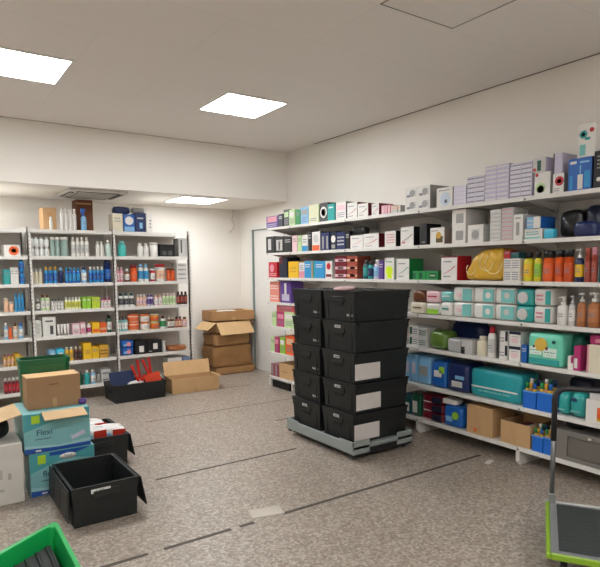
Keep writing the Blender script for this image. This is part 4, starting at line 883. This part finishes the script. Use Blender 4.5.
# stack of brown cartons in the corner
Yc = 7.0; xa, xb = col_x(207, Yc, .2)-.0, col_x(249, Yc, .2)
def crumpled(name, label, W, D, H, loc, rz, c, seed, n=14, amp=.018):
    mb = MB(); mb.soft((-W/2, -D/2, 0), (W/2, D/2, H), kraft(c), n, 12, amp, 7, None, seed); o = mb.build(name); o.location = loc; o.rotation_euler = (0, 0, rz)
    return tag(o, label, 'cardboard box', 'crushed brown cartons by the door')
cxm = (xa+xb)/2+.1; Wm = (xb-xa)*.96
crumpled('crushed_carton', 'flattened carton at the bottom of the corner stack', Wm*1.0, .4, .1, (cxm+.02, Yc+.2, .0), .02, 'a67c50', 1)
crumpled('crushed_carton', 'big sagging brown carton in the middle of the corner stack', Wm*.98, .4, .3, (cxm-.02, Yc+.2, .1), -.02, '9c7246', 4, 10, .03)
crumpled('crushed_carton', 'creased brown carton under the open flapped one in the corner', Wm*.92, .38, .17, (cxm-.03, Yc+.2, .4), .03, 'a37a4e', 8, 10, .025)
open_carton('cardboard_box', 'open brown carton with wide drooping flaps in the corner stack', (cxm-.02, Yc+.2, .59), .1, Wm*.88, .36, .14, 'a37a4e',
    ((0, .2, 55), (3, .17, 35), (1, .12, 25)), 'crushed brown cartons by the door')
t = open_carton('cardboard_box', 'shallow open carton tray on top of the corner stack', (cxm+.02, Yc+.22, .75), -.08, Wm*1.02, .38, .13, 'b08458',
    ((0, .05, 175), (1, .05, 170)), 'crushed brown cartons by the door')
o = MB().soft((-.17, -.08, 0), (.12, .09, .07), mat('cfcac2', .6), 3.5, 7, .012, 16).build('paper_wad'); o.location = (cxm+.02, Yc+.2, .815); tag(o, 'crumpled white paper in the top carton tray', 'paper')
# small black crate under the shelves near the door
y0, y1 = col_y(273, 3.66, .05), col_y(291, 3.66, .05)
o = MB(); bm_ = mat('141617', .5); Wd = y0-y1
o.box((0, 0, 0), (Wd, .3, .006), bm_); o.box((0, 0, .006), (Wd, .006, .085), bm_); o.box((0, .294, .006), (Wd, .3, .085), bm_); o.box((0, .006, .006), (.006, .294, .085), bm_); o.box((Wd-.006, .006, .006), (Wd, .294, .085), bm_)
for q in range(5): o.box((Wd*(.1+q*.2)-.006, -.004, .01), (Wd*(.1+q*.2)+.006, 0, .075), bm_)
o = o.build('low_black_tray'); place(o, 'R', (3.64, y0, 0)); tag(o, 'low black tray on the floor under the shelving by the door', 'tray')
# ------------------------------------------------------------------ left pile
def teal_carton(label, x0, x1, y0, y1, z0, z1, txt, lines, opened):
    t = thing('printed_carton', label, 'carton', (x0, y0, z0), 0); W, D, H = x1-x0, y1-y0, z1-z0
    f = MB().box((0, 0, 0), (W, D, H), mat('7fb6b8', .4), bev=.004)
    def fr(pts, c, y=-.001): f.prism([(u*W, v*H) for u, v in pts], y, .0005, mat(c))
    fr([(0.005, .55), (.35, .72), (.62, .8), (.995, .7), (.995, .99), (.005, .99)], '4a9ba0')
    fr([(0.005, .02), (.995, .1), (.995, .2), (.5, .13), (.005, .22)], '9cc8cc', -.0014)
    fr([(.005, 0.01), (.995, .01), (.995, .1), (.5, .09), (.005, .14)], '1f4fa0', -.0016)
    fr([(.12, .74), (.24, .75), (.24, .95), (.12, .94)], 'a8cc28', -.0018)
    f.text(txt, H*.2, mat('2c4a6a'), Matrix.Translation((W*.3, -.0012, H*.5)) @ TXT)
    f.box((W*.16, -.0016, H*.33), (W*.4, 0, H*.355), mat('5a7a8a'))
    f.box((W*.16, -.0022, H*.04), (W*.24, 0, H*.08), mat('white'))
    if not opened:
        fr([(.3, .98), (.3, .9), (.7, .88), (.95, .98)], '1f4fa0', -.0018)
        T = Matrix.Translation((W*.58, 0, H*.84)) @ Matrix.Rotation(math.pi/2, 4, 'X'); f.lathe([(W*.13, 0), (W*.13, .003)], mat('e6e6e2'), 20, T, sy=.38)
        f.text('TENA', H*.075, mat('2c4a6a'), Matrix.Translation((W*.58, -.003, H*.84)) @ TXT)
    else:
        f.text('FLEXI', H*.09, mat('d6dcea'), Matrix.Translation((W*.75, -.0012, H*.3)) @ TXT)
        T = Matrix.Translation((W*.6, 0, H*.93)) @ Matrix.Rotation(math.pi/2, 4, 'X'); f.lathe([(W*.14, 0), (W*.14, .003)], mat('6a5a4a', .8), 20, T, sy=.35)
        fr([(.7, .2), (.92, .32), (.9, .42), (.82, .38), (.7, .28)], 'lilac', -.0012)
    f.build('body', t); return t
teal_carton('closed teal incontinence pad carton on the floor behind the empty crate', .55, .955, 3.9, 4.15, 0, .285, 'flexi', 0, False)
tc_ = teal_carton('teal printed carton with opened tan flaps, on top of another', .525, .935, 3.9, 4.3, .287, .55, 'Flexi', 0, True)
ki = kraft('c3a47c')
o = MB().box((-.13, -.12, -.002), (.13, 0, .002), ki).build('flap', tc_); o.location = (.24, .0, .265); o.rotation_euler = (math.radians(14), 0, 0)
o = MB().box((-.2, -.36, -.002), (0, 0, .002), ki).build('flap', tc_); o.location = (0, .38, .265); o.rotation_euler = (0, math.radians(-14), 0)
o = MB().lathe([(.022, 0), (.026, .01), (.026, .03), (.02, .035)], mat('purple', .4), 14).build('round_cap'); o.location = (.525+.39, 4.0, .552); tag(o, 'small round purple lid on the corner of the opened teal carton', 'lid')
t = open_carton('cardboard_box', 'closed brown cardboard box on top of the teal cartons', (.74, 4.09, .552), .0, .335, .17, .21, 'a07c5a', ((0, .085, 178), (2, .085, 178)))
f = MB()
f.box((-.03, -.087, .15), (.03, -.085, .16), kraft('8a6440'))
f.build('printed_mark', t)
# green basket behind
def basket(name, label, corners, z0, z1, taper, c, loc_in=None):
    """open tapered basket from rim corners (ccw), rounded"""
    t = thing(name, label, 'basket', (0, 0, 0)); m = mat(c, .35, 0, .08, 6)
    cen = Vector((sum(p[0] for p in corners)/4, sum(p[1] for p in corners)/4))
    def loop(scale, rad, z):
        pts = []; P_ = [cen+(Vector(p)-cen)*scale for p in corners]
        for i in range(4):
            p = P_[i]; a = (P_[i-1]-p).normalized(); b = (P_[(i+1) % 4]-p).normalized()
            s = p+a*rad; e = p+b*rad
            for k in range(6):
                q = k/5; v = s*(1-q)**2+p*2*q*(1-q)+e*q*q; pts.append((v.x, v.y, z))
        return pts
    L_ = [loop(taper, .05, z0), loop(.97, .06, z1-.04), loop(1.0, .06, z1-.035), loop(1.0, .06, z1-.004), loop(.99, .06, z1), loop(.9, .05, z1), loop(.89, .05, z1-.006), loop(.88, .05, z1-.04), loop(taper-.03, .045, z0+.006)]
    n = len(L_[0]); vs = [p for l in L_ for p in l]; fs = [(j*n+k, j*n+(k+1) % n, (j+1)*n+(k+1) % n, (j+1)*n+k) for j in range(len(L_)-1) for k in range(n)]
    fs.append(tuple(range(n))); fs.append(tuple((len(L_)-1)*n+k for k in range(n)))
    b = MB().add(vs, fs, m, False); b.build('body', t)
    return t, cen
basket('green_basket', 'dark green plastic basket behind the brown box on the pile', [(.56, 4.19), (.9, 4.19), (.9, 4.37), (.56, 4.37)], .552, .855, .9, '0c5a31')
b, cen = basket('green_basket', 'bright green plastic basket at the lower left corner of view', [(.49, 2.76), (.09, 2.47), (.11, 2.02), (.48, 2.13)], 0, .3, .85, '17a552')
crx = MB(); cc = [cen+(Vector(p)-cen)*.74 for p in ((.49, 2.76), (.09, 2.47), (.11, 2.02), (.48, 2.13))]; bkm = mat('0a0a0b', .6)
crx.add([(p.x, p.y, z) for z in (.012, .235) for p in cc], [(0, 1, 2, 3), (4, 5, 6, 7)]+[(k, (k+1) % 4, (k+1) % 4+4, k+4) for k in range(4)], bkm)
for q in range(6):
    u = .06+q*.16; a, b = cc[0].lerp(cc[1], u), cc[3].lerp(cc[2], u); crx.tube([(a.x, a.y-.01, .238), (b.x, b.y+.01, .238)], .008, mat('111114', .6), 6)
tag(crx.build('black_tray'), 'black ribbed tray lying inside the bright green basket', 'tray')
# white box at left
t = thing('white_box', 'tall plain white box with small grey drawing at left edge', 'box', (.06, 3.87, 0))
f = MB().box((0, 0, 0), (.45, .32, .385), mat('cdc8c0', .6), bev=.004)
f.box((.28, -.001, .17), (.33, 0, .23), mat('b0aaa2', .6)); f.box((.36, -.001, .16), (.38, 0, .2), mat('a8a29a', .6)); f.box((.31, -.001, .09), (.335, 0, .105), mat('a8a29a'))
f.build('body', t)
o = MB().soft((-.17, -.1, 0), (.14, .1, .13), mat('101012', .6), 3.2, 8, .02, 12, None, 5).build('fabric_bag'); o.location = (.31, 4.04, .387)
tag(o, 'crumpled black bag lying on the white box at left', 'bag')
# ------------------------------------------------------------------ trolley
A = Vector((2.32, 1.42)); B = Vector((2.87, 1.77)); ex = (B-A).normalized(); ang = math.atan2(ex.y, ex.x); LN = (B-A).length; WD = .47
t = thing('platform_trolley', 'folding platform trolley with lime green edge and black handle', 'trolley', (A.x, A.y, 0), ang)
gm = mat('84a82a', .4)
f = MB(); f.box((.02, -WD+.02, .128), (LN-.02, -.02, .15), mat('77787a', .5), bev=.004); f.build('deck', t)
f = MB()
for p, q in (((0, -.02), (LN*.97, 0)), ((0, -WD), (.014, -.02)), ((.014, -WD), (LN*.97, -WD+.014))): f.box((p[0], p[1], .122), (q[0], q[1], .154), gm, bev=.006)
f.build('edge_bumper', t)
MB().box((LN-.02, -WD, .122), (LN, 0, .156), mat('b4b4b0', .4), bev=.005).build('hinge_rail', t)
f = MB(); f.box((.05, -WD+.055, .1501), (LN-.05, -.055, .154), mat('2e3432', .8, 0, .15, 60, .4), bev=.002)
for q in range(14): f.box((.06+q*.041, -WD+.065, .154), (.065+q*.041, -.065, .1555), mat('363c3a', .8))
f.build('rubber_mat', t)
mm = mat('6e6e6e', .35, .6)
for y in (-.03, -WD+.03): MB().tube([(LN-.01, y, .15), (LN-.01, y, .55)], .013, mm, 12).build('post', t); MB().box((LN-.03, y-.02, .13), (LN+.01, y+.02, .2), metalm(), bev=.004).build('post_bracket', t)
pts = [(LN-.01, -.03, .5)]
for k in range(7): a_ = math.pi/2*k/6; pts.append((LN-.01, -.03-.06*(1-math.cos(a_)), .735+.06*math.sin(a_)))
for k in range(7): a_ = math.pi/2*(1-k/6); pts.append((LN-.01, -WD+.03+.06*(1-math.cos(a_)), .735+.06*math.sin(a_)))
pts.append((LN-.01, -WD+.03, .5))
MB().tube(pts, .0155, mat('202022', .45), 12).build('handle', t)
for x in (.1, LN-.1):
    for y in (-.08, -WD+.08):
        o = MB().lathe([(.045, -.014), (.05, -.008), (.05, .008), (.045, .014)], mat('1a1a1a', .6), 18, Matrix.Translation((x, y, .05)) @ Matrix.Rotation(math.pi/2, 4, 'X')).build('caster', t)
        MB().box((x-.02, y-.02, .09), (x+.02, y+.02, .128), metalm()).build('caster_bracket', o)
# ------------------------------------------------------------------ floor scraps
p = on_z(266, 512, 0); o = MB().box((-.1, -.06, 0), (.1, .06, .0018), mat('c0b8ac', .25)).build('plastic_sheet'); o.location = (p.x, p.y, .0012); o.rotation_euler = (0, 0, -.25)
tag(o, 'clear tape sheet stuck to the floor before the dolly', 'tape sheet')
p = on_z(489, 462, 0); o = MB().box((-.05, -.02, 0), (.05, .02, .002), mat('cfcac2', .7)).build('paper_scrap'); o.location = (p.x, p.y, .0002); o.rotation_euler = (0, 0, .3)
tag(o, 'white paper scrap on the floor before the wall shelving', 'paper')
for k, v in USED.items():
    if len(set(v)) > 1: print('SAME LABEL', k, set(v))
